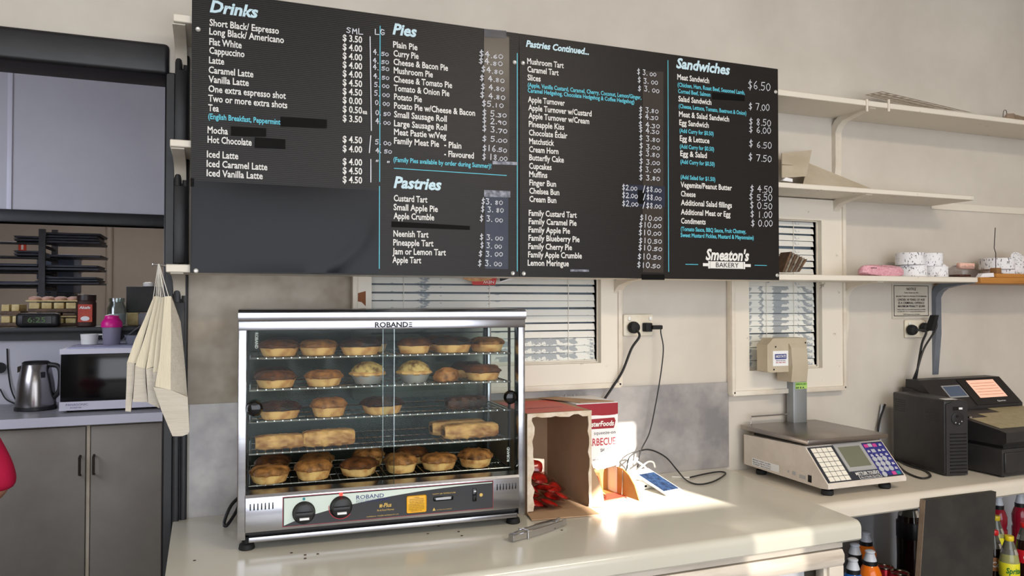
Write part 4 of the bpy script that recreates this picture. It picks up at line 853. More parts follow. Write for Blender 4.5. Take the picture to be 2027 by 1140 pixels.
G().tube([V(.043, -.03, -.001)]+[at(a, b, 'y', y)-t.location for a, b, y in ((1308, 658, -.045), (1313, 690, -.045), (1308, 740, -.045), (1296, 810, -.04), (1285, 858, -.035), (1268, 893, -.035), (1262, 925, -.03))], .0022, 8).obj('cord', 'black_cord', t)
c = at(1803, 653, 'y', -.02); t = plug(c.x, c.z, 'round black plug in the left socket below the notice', .021)
G().tube([V(.006, -.024, 0), V(.03, -.05, -.004)]+[at(a, b, 'y', y)-t.location for a, b, y in ((1825, 680, -.06), (1818, 720, -.06), (1813, 750, -.05), (1808, 772, -.04))], .0045, 8).obj('cord', 'black_cord', t)
c = at(1828, 648, 'y', -.02); t = plug(c.x, c.z, 'angled black plug in the right socket beside the grey bracket', .019)
G().hexa([V(-.012, -.05, -.012), V(.012, -.05, -.012), V(.012, -.02, -.012), V(-.012, -.02, -.012), V(.008, -.055, .05), V(.026, -.055, .05), V(.026, -.03, .05), V(.008, -.03, .05)]).obj('strain_relief', 'black_rubber', t)
G().tube([V(.014, -.043, .045), V(.016, -.05, .0)]+[at(a, b, 'y', y)-t.location for a, b, y in ((1829, 690, -.07), (1816, 730, -.07), (1806, 755, -.05), (1799, 774, -.04))], .004, 8).obj('cord', 'black_cord', t)

# ================================================================ NOTICE
a, b = at(1769, 562, 'y', -.004), at(1838, 628, 'y', -.004)
nt_ = tag(B('notice_sign', 'sign_plate', None, a.x-.008, b.x+.004, -.004, -.0005, b.z-.004, a.z-.001), 'aged white notice plate about tobacco sales under the lowest shelf', 'sign')
for e in ((a.x, b.x, a.z-.008, a.z-.0055), (a.x, b.x, b.z+.0055, b.z+.008), (a.x, a.x+.0025, b.z+.0055, a.z-.0055), (b.x-.0025, b.x, b.z+.0055, a.z-.0055)): B('border_line', 'text_black', nt_, e[0], e[1], -.0048, -.004, e[2], e[3])
cx = (a.x+b.x)/2
for s_, py, cap, wd in (('NOTICE', 572, .010, .05), ('Public Health Act 1991', 579.5, .0045, .075), ('SELLING TOBACCO PRODUCTS TO PERSONS', 586.5, .0055, .165), ('UNDER 18 YEARS OF AGE', 593, .0082, .145), ('IS A CRIMINAL OFFENCE', 599.5, .0082, .14), ('MAXIMUM PENALTY $5,000', 606, .0082, .145), ('Report offences to the NSW Department of Health', 612.5, .0042, .15), ('on (02) 391 9111 in any metropolitan area', 616.5, .0042, .15), ('NSW Department of Health', 622, .0042, .09)):
    z = at((1769+1838)/2, py, 'y', -.005).z; text(s_, nt_, V(cx-wd/2, -.0052, z-cap*.5), *XZ, cap, wd, 'text_black', bold=.012)

# ================================================================ SCALE
sc = thing('shop_scale', 'beige price computing shop scale with steel platter and raised display head', 'scale')
sx0, sx1 = 1.765, 2.088; yb, yf, ys = -.035, -.435, -.335; zb = RC+.028
prof = [(yb, zb), (yb, zb+.105), (ys, zb+.115), (yf, zb+.012), (yf, zb), (yf+.03, zb-.004)]
G().prism([V(sx0, a, b) for a, b in prof], (sx1-sx0, 0, 0)).obj('body', 'scale_body', sc, 30)
for x in (sx0+.035, sx1-.05):
    for y in (yf+.04, yb-.05): G().lathe([(.008, .03), (.008, .016), (.019, .015), (.020, .004), (.017, 0)], (x, y, RC+.0003), 16, wob=lambda rr, t, j: (rr*(1+(.05*math.cos(12*t) if j > 1 else 0)), 0)).obj('foot', 'black_rubber', sc)
B('platter_support', 'dark_cavity', sc, sx0+.02, sx1-.02, ys+.03, yb-.03, zb+.1, zb+.124)
zp = zb+.122
pl_ = G().box(sx0-.005, sx1+.012, ys-.02, yb+.012, zp, zp+.016, .003, 2).obj('platter', 'platter_steel', sc)
G().tube([V(sx0+.03, yb-.002, zp+.014), V(sx0+.03, yb-.002, zp+.045), V(sx0+.24, yb-.002, zp+.045), V(sx0+.24, yb-.002, zp+.014)], .0028, 8, smooth=False).obj('guard_rail', 'chrome', pl_)
# sloping console
e1 = V(1, 0, 0); s0 = V(sx0, yf, zb+.012); s1 = V(sx0, ys, zb+.115); e2 = (s1-s0).normalized(); e3 = e1.cross(e2); Ls = (s1-s0).length; Ws = sx1-sx0
def slab(name, m, parent, u0, u1, v0, v1, h0, h1):
    P = lambda u, v, h: s0+e1*(u*Ws)+e2*(v*Ls)+e3*h
    return G().hexa([P(u0, v0, h0), P(u1, v0, h0), P(u1, v1, h0), P(u0, v1, h0), P(u0, v0, h1), P(u1, v0, h1), P(u1, v1, h1), P(u0, v1, h1)]).obj(name, m, parent, 0)
kp = slab('console', 'keypad_dark', sc, .015, .985, .05, .95, 0, .0015)
slab('blue_field', 'keypad_blue', kp, .70, .98, .10, .93, .0015, .0018)
for i in range(4):
    for j in range(7): slab('key', 'key_cream', kp, .045+.067*i, .045+.067*i+.060, .075+.122*j, .075+.122*j+.108, .0015, .0026)
ds = slab('display_bezel', 'bezel_silver', kp, .335, .695, .26, .97, .0015, .0045); slab('display', 'lcd_green', ds, .375, .655, .36, .88, .0045, .0048)
for i, u in enumerate((.75, .815, .88)):
    for j in range(3): p = s0+e1*(u*Ws)+e2*((.25+.13*j)*Ls); G().cyl(p+e3*.0015, p+e3*.0032, .0095, .0088, 16).obj('key', 'key_grey', kp)
p = s0+e1*(.75*Ws)+e2*(.12*Ls); G().cyl(p+e3*.0015, p+e3*.0032, .0095, .0088, 16).obj('key', 'key_grey', kp)
for u, v, m in ((.815, .08, 'keypad_blue'), (.875, .08, 'key_pink'), (.93, .08, 'key_teal'), (.745, .82, 'key_pink'), (.80, .83, 'key_grey'), (.86, .82, 'key_pink'), (.80, .68, 'key_grey')): slab('key', m, kp, u-.024, u+.026, v, v+.085, .0018, .0028)
for k in range(9): u, v = (.92, .82-.0) if k == 0 else (.74+.06*((k-1) % 4), .60 if k < 5 else .5); 
for u, v in ((.935, .84), (.935, .70), (.74, .70), (.88, .70), (.745, .585), (.81, .585), (.87, .585), (.94, .585), (.945, .47), (.945, .34), (.945, .22)): slab('key_caption', 'text_white', kp, u-.017, u+.017, v, v+.022, .0018, .0022); slab('key_caption', 'text_white', kp, u-.013, u+.013, v+.035, v+.05, .0018, .0022)
text('METTLER TOLEDO', kp, s0+e1*(.40*Ws)+e2*(.165*Ls)+e3*.002, e1, e2, .0095, .30*Ws, 'text_white', bold=.03)
fr_ = slab('rating_frame', 'text_white', kp, .42, .70, .06, .15, .0015, .0019); slab('rating_field', 'keypad_dark', fr_, .425, .695, .067, .143, .0019, .0021); text('Max 6/15kg Min 40g e=2/5g', fr_, s0+e1*(.44*Ws)+e2*(.085*Ls)+e3*.0024, e1, e2, .005, .24*Ws, 'text_white', bold=.01)
# side plate and ports
xs = sx0-.0008
B('rating_plate', 'sticker_white', sc, xs, sx0, -.215, -.08, zb+.006, zb+.030)
for k in range(3): text(('METTLER TOLEDO  Type 8442', 'Max 6/15 kg  Min 40 g  e=2/5 g', 'No 2045619   Made in Germany')[k], sc, V(xs-.0006, -.085, zb+.0235-.0075*k), V(0, -1, 0), V(0, 0, 1), .004, .09, 'text_black', bold=.01)
pp = B('port_plate', 'scale_body', sc, xs, sx0, -.37, -.245, zb+.003, zb+.038)
B('power_switch', 'black_gloss', pp, xs-.002, xs, -.366, -.352, zb+.006, zb+.028); B('data_port', 'bezel_silver', pp, xs-.001, xs, -.34, -.312, zb+.010, zb+.022); B('data_port', 'bezel_silver', pp, xs-.001, xs, -.296, -.28, zb+.014, zb+.026); G().cyl(V(xs, -.262, zb+.02), V(xs-.001, -.262, zb+.02), .004, .004, 12).obj('data_port', 'bezel_silver', pp)
# column and head
a, b = at(1573, 830, 'y', yb+.0), at(1602, 830, 'y', yb+.0); cx0, cx1 = 1.988, 2.052
ccx0, ccx1 = at(1571, 800, 'y', -.06).x, at(1598, 800, 'y', -.06).x
B('column', 'column_grey', sc, ccx0, ccx1, -.06, -.022, zb, 1.285, .004, 2); B('green_sticker', 'sticker_green', sc, ccx0+.008, ccx1-.001, -.0607, -.06, at(1580, 770, 'y', -.06).z, at(1580, 757, 'y', -.06).z)
text('SERVICED', sc, V(ccx0+.01, -.0614, at(1580, 762, 'y', -.06).z), *XZ, .006, ccx1-ccx0-.014, 'text_green', bold=.02); text('09 8 A', sc, V(ccx0+.01, -.0614, at(1580, 769, 'y', -.06).z), *XZ, .006, ccx1-ccx0-.024, 'text_black', bold=.03)
hl, hr = at(1519, 700, 'y', -.115).x, at(1597, 700, 'y', -.115).x; hz0, hz1 = at(1560, 736, 'y', -.115).z, at(1560, 669, 'y', -.115).z
out = [V(hl, -.115, hz0+.004), V(hl+.012, -.115, hz0), V(hr, -.115, hz0), V(hr, -.115, hz1), V(hl+.026, -.115, hz1), V(hl+.008, -.115, hz1-.016), V(hl, -.115, hz1-.022)]
he = G().prism(out, (0, .055, 0)); hh_ = he.obj('display_head', 'scale_head', sc, 20)
kx0, kx1 = at(1569, 730, 'y', -.135).x, at(1600, 730, 'y', -.135).x
G().prism([V(kx0, a, b) for a, b in ((-.055, hz0+.10), (-.118, hz0+.10), (-.128, hz0+.085), (-.135, hz0+.02), (-.128, hz0-.035), (-.055, hz0-.035))], (kx1-kx0, 0, 0)).obj('neck_cover', 'scale_head', sc, 25)
stk = B('service_sticker', 'sticker_white', hh_, hl+.024, kx0-.002, -.1156, -.115, hz0+.022, hz0+.075); B('blue_band', 'sticker_blue', stk, hl+.032, kx0-.010, -.1161, -.1156, hz0+.046, hz0+.064)
text('MIDSTATE', stk, V(hl+.035, -.1165, hz0+.051), *XZ, .009, kx0-hl-.048, 'text_white', bold=.02, shear=.2); text('SERVICE RECORD', stk, V(hl+.036, -.1162, hz0+.039), *XZ, .004, kx0-hl-.05, 'text_navy', bold=.01); text('(02) 6862 4843', stk, V(hl+.036, -.1162, hz0+.032), *XZ, .0045, kx0-hl-.05, 'text_red', bold=.01)
for x, z in ((hl+.036, hz1-.03), (hr-.006, hz1-.018), (hl+.028, hz0+.010)): G().cyl(V(x, -.1155, z), V(x, -.113, z), .0032, .0032, 10).obj('screw', 'black_gloss', hh_)

# ================================================================ UPS, CASH DRAWER, REGISTER
up = thing('power_backup_unit', 'black tower power backup unit between the scale and the register', 'power backup', (2.365, -.348, RC), -.2)
G().box(0, .092, 0, .27, .003, .262, .006, 3).obj('case', 'register_black', up)
fp = G().prism([V(.004, -.004, .004), V(.088, -.004, .004), V(.088, -.006, .25), V(.046, -.007, .263), V(.004, -.006, .25)], (0, .006, 0)).obj('front_bezel', 'register_black', up)
B('badge', 'black_gloss', fp, .03, .066, -.0072, -.0062, .228, .241); B('badge_stripe', 'sticker_white', fp, .052, .066, -.0078, -.007, .231, .238)
G().lathe([(.024, 0), (.024, .003), (.020, .004)], seg=20).obj('button_panel', 'black_plastic', up).location = (0, 0, 0)
o = [q for q in up.children if q.name.startswith('button_panel')]
bpn = D.objects[[q.name for q in D.objects if q.name.startswith('button_panel')][0]]; bpn.location = (.048, -.005, .20); bpn.rotation_euler = (math.pi/2, 0, 0)
for k, (x, z) in enumerate(((-.01, -.014), (.004, -.018), (.014, -.010))): G().cyl(V(x, z, .003), V(x, z, .0045), .0022, .0022, 8).obj('led', 'key_grey', bpn)
G().cyl(V(-.004, .008, .003), V(-.004, .008, .0055), .005, .005, 12).obj('power_button', 'black_gloss', bpn)
for k in range(12): B('grille_slat', 'black_gloss', fp, .018, .082, -.0072, -.005, .012+.012*k, .016+.012*k)
for k in range(6): B('vent_slot', 'black_gloss', up, -.0006, .0004, .03+.0, .09, .205+.008*k-.02, .2075+.008*k-.02)
for k in range(6): B('vent_slot', 'black_gloss', up, -.0006, .0004, .20, .255, .205+.008*k-.01, .2075+.008*k-.01)
B('top_sticker', 'sticker_white', up, .02, .07, .02, .05, .262, .2625)
cb = thing('power_lead', 'black power lead curling on the side counter in front of the backup unit', 'cable')
G().tube([at(1765, 905, 'z', RC+.004), at(1785, 928, 'z', RC+.004), at(1800, 938, 'z', RC+.004), at(1825, 946.5, 'z', RC+.004), at(1842, 942, 'z', RC+.004), at(1830, 931, 'z', RC+.004), at(1800, 922, 'z', RC+.004), at(1772, 908, 'z', RC+.004)], .0035, 8).obj('lead', 'black_cord', cb)
cg = thing('grey_lead', 'grey and black leads hanging behind the backup unit by the scale', 'cable')
G().tube([at(1752, 800, 'y', -.02), at(1742, 830, 'y', -.02), at(1738, 862, 'y', -.02), at(1745, 900, 'y', -.02)], .004, 8).obj('lead', 'black_cord', cg); G().tube([at(1746, 800, 'y', -.015), at(1741, 840, 'y', -.015), at(1744, 880, 'y', -.015)], .004, 8).obj('lead', 'key_grey', cg)
cd = thing('money_till', 'black steel cash till beneath the cash register', 'till', (2.525, -.44, RC))
G().box(0, .42, 0, .40, .006, .098, .004, 2).obj('case', 'register_black', cd); dr = G().box(.008, .412, -.006, .004, .016, .085, .002, 1).obj('drawer_front', 'register_black', cd); G().cyl(V(.21, -.006, .06), V(.21, -.009, .06), .008, .008, 14).obj('lock', 'chrome', dr)
for x in (.02, .40):
    for y in (.02, .38): G().cyl(V(x, y, 0), V(x, y, .007), .01, .01, 10).obj('foot', 'black_rubber', cd)
rg = thing('cash_register', 'black electronic cash register with flat key sheet and pink lit screen', 'cash register', (2.525, -.44, RC+.098))
g = G(); prof = [(.0, .012), (-.012, .024), (-.012, .058), (.015, .064), (.235, .100), (.25, .104), (.25, .012)]
g.prism([V(.005, a, b) for a, b in prof], (.43, 0, 0)); g.obj('base', 'register_black', rg, 25)
B('plinth', 'dark_cavity', rg, .02, .41, .01, .33, 0, .014)
dv = V(0, .22, .036).normalized(); nn = V(0, -dv.z, dv.y)
def sl(name, m, par, pts, h): G().prism([V(x, .015, .064)+dv*v+nn*.0004 for x, v in pts], nn*h).obj(name, m, par, 0)
sl('key_sheet', 'key_sheet', rg, [(.03, .012), (.425, .012), (.425, .215), (.235, .215), (.235, .165), (.12, .165), (.12, .125), (.03, .125)], .0015)
G().prism([V(.0, a, b) for a, b in ((.235, .09), (.235, .112), (.33, .205), (.39, .205), (.40, .012), (.24, .012))], (.44, 0, 0)).obj('display_housing', 'register_black', rg, 25)
hv = V(0, .095, .093).normalized(); hn = V(0, -hv.z, hv.y); h0 = V(0, .235, .112)
def hs(name, m, par, x0_, x1_, v0, v1, t0, t1):
    P = lambda x, v, h: V(x, 0, 0)+h0+hv*v+hn*h
    return G().hexa([P(x0_, v0, t0), P(x1_, v0, t0), P(x1_, v1, t0), P(x0_, v1, t0), P(x0_, v0, t1), P(x1_, v0, t1), P(x1_, v1, t1), P(x0_, v1, t1)]).obj(name, m, par, 0)
sb = hs('screen_surround', 'black_plastic', rg, .19, .43, .0, .128, 0, .003); hs('touch_screen', 'screen_pink', sb, .235, .385, .032, .118, .003, .0036)
hs('journal_screen_rim', 'bezel_silver', rg, .085, .185, .042, .10, 0, .002); hs('journal_screen', 'screen_dim', rg, .09, .18, .047, .095, .002, .0026)
for k in range(5): hs('screen_line', 'label_caramel', sb, .245, .375, .045+.014*k, .0465+.014*k, .0036, .004)
text('Quorion', rg, V(.31, 0, 0)+h0+hv*.010+hn*.0034, V(1, 0, 0), hv, .007, .045, 'text_white', bold=.01)
G().prism([V(-.008, a, b) for a, b in ((.25, .05), (.25, .10), (.30, .15), (.36, .172), (.40, .172), (.40, .05))], (.06, 0, 0)).obj('printer_cover', 'register_black', rg, 25)
B('key_lock', 'chrome', rg, .012, .026, .13, .142, .088, .094)

# ================================================================ UNDER THE SIDE COUNTER
LS = .4704
lb_ = thing('leaning_board', 'dark weathered board leaning upright under the side counter edge', 'board')
p = [at(1832, 990, 'y', -.505), at(1972, 973, 'y', -.505)]
q = [V(p[0].x-.105, -.53, .18), V(p[1].x-.09, -.53, .18)]
G().hexa([q[0], q[1], q[1]+V(0, .018, 0), q[0]+V(0, .018, 0), p[0], p[1], p[1]+V(0, .018, 0), p[0]+V(0, .018, 0)]).obj('panel', 'board_dark', lb_, 0)
G().hexa([q[0]+V(-.0015, 0, 0), q[0], q[0]+V(0, .018, 0), q[0]+V(-.0015, .018, 0), p[0]+V(-.0015, 0, 0), p[0], p[0]+V(0, .018, 0), p[0]+V(-.0015, .018, 0)]).obj('edge_strip', 'kraft_dark', lb_, 0)
def bottle(x, y, label, cap, drink, lab, txt, tm, r=.031, h=.235, kind='soda', grp='bottles on the low shelf', lo=0.5, hi=.68, ta=0.):
    t = thing('drink_bottle', label, 'bottle', (x, y, LS), 0, grp)
    if kind == 'soda': pr_ = [(r*.8, 0), (r, .01), (r*.97, h*.3), (r, h*.5), (r, h*.62), (r*.86, h*.74), (r*.55, h*.86), (.013, h*.92), (.013, h*.95)]
    else: pr_ = [(r*.85, 0), (r, .008), (r, h*.45), (r*.9, h*.52), (r, h*.58), (r*1.02, h*.68), (r*.8, h*.76), (r*.62, h*.80)]
    G().lathe(pr_, seg=24).obj('body', drink, t)
    if kind == 'soda':
        G().lathe([(.0145, h*.93), (.0152, h*.935), (.0152, h*.99), (.0135, h)], seg=20).obj('cap', cap, t)
        G().lathe([(r*.70, h*.815), (r*.88, h*.745), (r*.57, h*.865), (.0135, h*.925)], seg=24).obj('clear_shoulder', 'pet_clear', t)
    else:
        G().lathe([(r*.64, h*.79), (r*.66, h*.85), (r*.6, h*.855)], seg=24).obj('collar', 'label_black', t)
        G().lathe([(r*.60, h*.85), (r*.56, h*.88), (r*.40, h*.95), (r*.42, h*.965), (r*.46, h*.97), (r*.46, h*.985), (r*.3, h)], seg=24).obj('sports_cap', cap, t)
    G().lathe([(r*1.012, h*lo), (r*1.022, h*lo+.001), (r*1.022, h*hi-.001), (r*1.012, h*hi)], seg=24).obj('label_band', lab, t)
    if txt: text(txt, t, V(0, 0, h*(lo+hi)/2-.009), *XZ, .018, None, tm, bold=.03, align='C', wrap=(r*1.022+.0006, ta), shear=.15)
    return t
ca = math.atan2
def bat(px, y): return at(px, 1060, 'y', y).x
for px, y, label, cap, dr_, lab, txt, tm, kw in (
    (1967, -.36, 'cola bottle with red cap and caramel coloured label, beside the dark board', 'cap_red', 'cola', 'label_caramel', 'Coca', 'text_white', dict(lo=.42, hi=.62)),
    (1997, -.425, 'lemonade bottle with yellow cap and yellow label', 'cap_yellow', 'lemonade', 'label_yellow', 'Sprite', 'text_green', dict(lo=.42, hi=.62)),
    (2029, -.34, 'cola bottle with red label at the right edge of the photo', 'cap_red', 'cola', 'label_red', 'Coca', 'text_white', dict(lo=.40, hi=.60)),
    (1971, -.25, 'lemonade bottle with yellow cap behind the caramel label cola', 'cap_yellow', 'lemonade', 'label_yellow', '', 'text_green', dict(h=.242))):
    bottle(bat(px, y), y, label, cap, dr_, lab, txt, tm, ta=-.45, **kw)
for px, y, label in ((1977, -.12, 'red drink bottle with white cap at the back, left of two'), (2020, -.13, 'red drink bottle with white cap at the back, right of two')):
    bottle(bat(px, y), y, label, 'cap_white', 'drink_red', 'drink_red', '', 'text_white', r=.03, h=.27, kind='sport', lo=.3, hi=.5)
for px, y, label, dr_ in ((1688, -.40, 'blue sports drink bottle in front, next to the counter stile', 'drink_blue'), (1692, -.29, 'sports drink bottle behind the blue one', 'label_black'), (1722, -.36, 'orange sports drink bottle with grey cap', 'drink_orange'), (1714, -.20, 'orange sports drink bottle standing behind the others', 'drink_orange')):
    bottle(bat(px, y), y, label, 'cap_white', dr_, 'label_black', 'POWERADE', 'text_white', r=.034, h=.232, kind='sport', lo=.22, hi=.5, ta=-.35)
def can(px, y, label, m, txt, h=.122):
    t = thing('drink_can', label, 'can', (at(px, 1110, 'y', y).x, y, LS), 0, 'drink cans on the low shelf'); r = .033
    G().lathe([(r*.8, 0), (r, .006), (r, h*.86), (r*.86, h*.965)], seg=28).obj('body', m, t); G().lathe([(r*.86, h*.96), (r*.89, h*.985), (r*.87, h), (r*.80, h*.985), (r*.78, h*.955), (.002, h*.955)], seg=28).obj('lid', 'can_top', t)
    G().lathe([(.009, h*.957), (.009, h*.967), (.002, h*.968)], (0, -.008, 0), 14, 1, 1.4).obj('ring_pull', 'can_top', t)
    if txt: text(txt, t, V(0, 0, h*.7), *XZ, .012, None, 'text_white', bold=.03, align='C', wrap=(r+.0006, -.3))
can(1781, -.34, 'red drink can in front, beside the dark leaning board', 'can_red', 'Vanilla', .135); can(1752, -.27, 'red drink can behind, next to the orange bottle', 'can_red', '', .13); can(1748, -.44, 'turquoise drink can in front of the red cans', 'can_cyan', '', .118)
bottle(bat(1800, -.14), -.14, 'shadowed tall cola bottle at the back, behind the dark board', 'cap_red', 'cola', 'label_black', '', 'text_white', r=.044, h=.33)

# ================================================================ ON THE WALL SHELVES
z3 = SH[2][0]+SH[2][1]+.0004; z2 = SH[1][0]+SH[1][1]+.0004; z1s = SH[0][0]+SH[0][1]+.0004
def roll(px, y, z, r, h, label, tilt=0., m='receipt_printed'):
    x = at(px, 530, 'y', y).x; t = thing('paper_roll', label, 'paper roll', (x, y, z), random.uniform(0, 6), 'printed paper rolls on the lowest shelf')
    G().lathe([(r*.98, 0), (r, .001), (r, h-.001), (r*.98, h)], seg=32).obj('printed_side', m, t); G().lathe([(r*.93, h-.002), (r*.96, h+.0006), (r*.3, h+.0006)], seg=32).obj('paper_end', 'receipt_paper', t); G().lathe([(r*.3, h+.0007), (r*.28, h+.0012), (r*.2, h-.01)], seg=16).obj('core', 'cardboard', t)
roll(1805, -.10, z3, .052, .045, 'lower of two stacked printed paper rolls behind the pink tape'); roll(1801, -.105, z3+.0465, .051, .046, 'upper of two stacked printed paper rolls behind the pink tape')
roll(1851, -.11, z3, .045, .042, 'lower printed paper roll of the narrower stack'); roll(1841, -.095, z3+.0435, .045, .05, 'upper printed paper roll of the narrower stack, paper hanging loose')
roll(1745, -.075, z3, .06, .036, 'flat paper roll lying behind the pink glitter tape')
roll(1973, -.10, 1.6094+.036, .064, .045, 'upper wide paper roll behind the receipt spike'); roll(1980, -.10, 1.6094, .06, .0345, 'lower wide paper roll behind the receipt spike')
gt = thing('glitter_pouch', 'pink glittery pouch lying at the front of the lowest shelf', 'pouch')
xa, xb = at(1702, 535, 'y', -.165).x, at(1785, 535, 'y', -.165).x; L_ = xb-xa
G().lathe([(.85, 0), (1, .006), (1, .022), (.9, .032), (.5, .036), (.05, .036)], (0, 0, 0), 28, L_/2, .024, sq=3.2, wob=lambda rr, t, j: (rr, .004*math.sin(2*t+.6))).obj('pouch_body', 'glitter_pink', gt); gt.location = ((xa+xb)/2, -.165, z3+.001)
B('zip', 'black_gloss', gt, -L_*.36, -L_*.22, -.024, -.0225, .026, .028)
lp = G().prism([at(a, b, 'y', -.15) for a, b in ((1856, 544), (1870, 544), (1873, 525), (1868, 523))], (0, .002, 0)).obj('paper_slip', 'receipt_paper', None, 0); tag(lp, 'loose white paper slip standing beside the narrower roll stack', 'paper')
bg = thing('plastic_bag', 'crumpled clear plastic bag of pink labels between the paper rolls', 'bag'); xx = at(1905, 535, 'y', -.12).x; bg.location = (xx, -.12, z3)
G().lathe([(.8, 0), (1, .012), (.85, .03), (.5, .045), (.1, .05)], (0, 0, 0), 20, .085, .05, wob=lambda rr, t, j: (rr*(1+.15*math.sin(5*t+j*2)), .004*math.sin(7*t+j) if j else 0)).obj('film', 'clear_plastic', bg, 15)
G().box(-.035, .045, -.02, .0, .034, .058, .004, 2).obj('label_bundle', 'cake_pink', bg); G().box(-.05, .01, -.03, .02, .004, .012, .002).obj('label_bundle', 'sachet_brown', bg)
spk = thing('receipt_spike', 'bent wire receipt spike in a small wooden block', 'receipt spike'); sx_ = at(1971, 535, 'y', -.183).x; spk.location = (sx_, -.183, 1.6094+.016)
B('block', 'wood_brown', spk, -.014, .014, -.014, .014, 0, .022, .002); G().tube([V(0, 0, .02), V(.001, 0, .08), V(-.007, 0, .10), V(0, 0, .18)], .0016, 6, smooth=False).obj('wire', 'handle_dark', spk)
tag(B('wooden_ledge', 'wood_ochre', None, sx_-.016, 3.55, -.198, -.168, 1.6094, 1.6254, .002), 'honey timber strip lying on the timber shelf under the receipt spike', 'timber strip')
tag(G().prism([at(a, b, 'y', -.19) for a, b in ((1940, 549), (1946, 541), (1967, 540), (1968, 548))], (0, .02, 0)).obj('paper_scrap', 'receipt_paper', None, 0), 'crumpled white paper scrap at the seam of cream and timber shelves', 'paper')
pl2 = thing('printed_plate', 'white speckled curved plate edge at the far right of the timber shelf', 'plate'); pl2.location = (at(2018, 530, 'y', -.10).x, -.10, 1.652)
o = G().lathe([(.046, 0), (.05, .002), (.02, .009), (.004, .010)], seg=36).obj('dish', 'receipt_printed', pl2); o.rotation_euler = (math.radians(70), 0, 0); o.location = (0, 0, .022)
bk_ = thing('booklet_bundle', 'bundle of dark leaflets leaning beside the right end of the menu boards', 'leaflets')
for k in range(7):
    p = [at(1549+5*k, 538, 'y', -.17+.006*k), at(1553+5*k, 538, 'y', -.17+.006*k)]
    G().hexa([p[0], p[1], p[1]+V(0, .05, 0), p[0]+V(0, .05, 0), p[0]+V(.035, .0, .07-.004*k), p[1]+V(.035, 0, .07-.004*k), p[1]+V(.035, .05, .07-.004*k), p[0]+V(.035, .05, .07-.004*k)]).obj('leaflet', 'booklet' if k % 2 else 'cake_dark', bk_, 0)
fs = thing('folded_sheet', 'tan folded cardboard sheet propped on the middle wall shelf', 'sheet')
G().prism([at(1548, 352, 'y', -.12), at(1596, 349, 'y', -.12), at(1607, 297, 'y', -.05), at(1548, 303, 'y', -.05)], (0, .004, .0)).obj('front_leaf', 'sheet_tan', fs, 0)
B('fold_line', 'kraft_dark', fs, at(1548, 326, 'y', -.088).x, at(1600, 326, 'y', -.088).x, -.0885, -.0865, at(1560, 327, 'y', -.088).z, at(1560, 326, 'y', -.088).z)
a = at(1600, 324, 'y', -.04); b = at(1718, 369, 'y', -.15); c = at(1585, 352, 'y', -.14)
G().prism([V(c.x, -.15, z2+.002), V(b.x, -.17, z2+.001), V(b.x+.03, -.02, z2+.003), V(a.x, -.04, a.z)], (0, 0, .003)).obj('rear_leaf', 'sheet_tan', fs, 0)
G().prism([at(1549, 357, 'y', -.17), at(1569, 360, 'y', -.17), at(1569, 354, 'y', -.17), at(1556, 351, 'y', -.17)], (0, .01, 0)).obj('white_tag', 'receipt_paper', fs, 0)
# perforated sheet: real slots punched through
pf = thing('perforated_sheet', 'tan perforated sheet tilted up on the topmost shelf', 'sheet')
A = at(1712, 187, 'y', -.15); Bq = at(1745, 183, 'y', -.03); Cq = at(1920, 223, 'y', -.03); Dq = at(1790, 208, 'y', -.19)
A = at(1712, 188, 'y', -.185); Bq = at(1746, 181, 'y', -.05); Cq = at(1924, 223, 'y', -.05); Dq = at(1800, 209, 'y', -.185)
g = G(); nu, nv = 11, 3; grid = [[None]*(nv*2+2) for _ in range(nu*2+2)]
us = [0]; 
for i in range(nu): us += [(i+.18)/nu, (i+.82)/nu]
us.append(1); vs_ = [0]
for j in range(nv): vs_ += [(j+.22)/nv, (j+.78)/nv]
vs_.append(1)
P = lambda u, v: (A*(1-v)+Bq*v)*(1-u)+(Dq*(1-v)+Cq*v)*u
gv = [[g.bm.verts.new(P(u, v)) for v in vs_] for u in us]
for i in range(len(us)-1):
    for j in range(len(vs_)-1):
        if i % 2 == 1 and j % 2 == 1: continue
        g.bm.faces.new((gv[i][j], gv[i+1][j], gv[i+1][j+1], gv[i][j+1]))
r_ = bmesh.ops.extrude_face_region(g.bm, geom=g.bm.faces[:]); 
for v in [e for e in r_['geom'] if isinstance(e, bmesh.types.BMVert)]: v.co.z += .0006
g.obj('sheet', 'perforated_tan', pf, 0)
cr = thing('crumpled_paper', 'crumpled brown paper with wires at the right end of the topmost shelf', 'paper'); cr.location = (at(1992, 235, 'y', -.1).x+.03, -.1, z1s)
G().lathe([(.9, 0), (1, .01), (.7, .03), (.3, .038), (.05, .03)], (0, 0, 0), 18, .11, .06, wob=lambda rr, t, j: (rr*(1+.2*math.sin(4*t+j*2.2)), .012*math.sin(3*t+j) if j > 1 else 0)).obj('paper_mass', 'kraft_dark', cr, 10)
G().tube([V(-.05, 0, .03), V(-.045, 0, .06), V(-.03, 0, .062), V(-.025, 0, .03)], .0012, 6).obj('wire', 'handle_dark', cr)
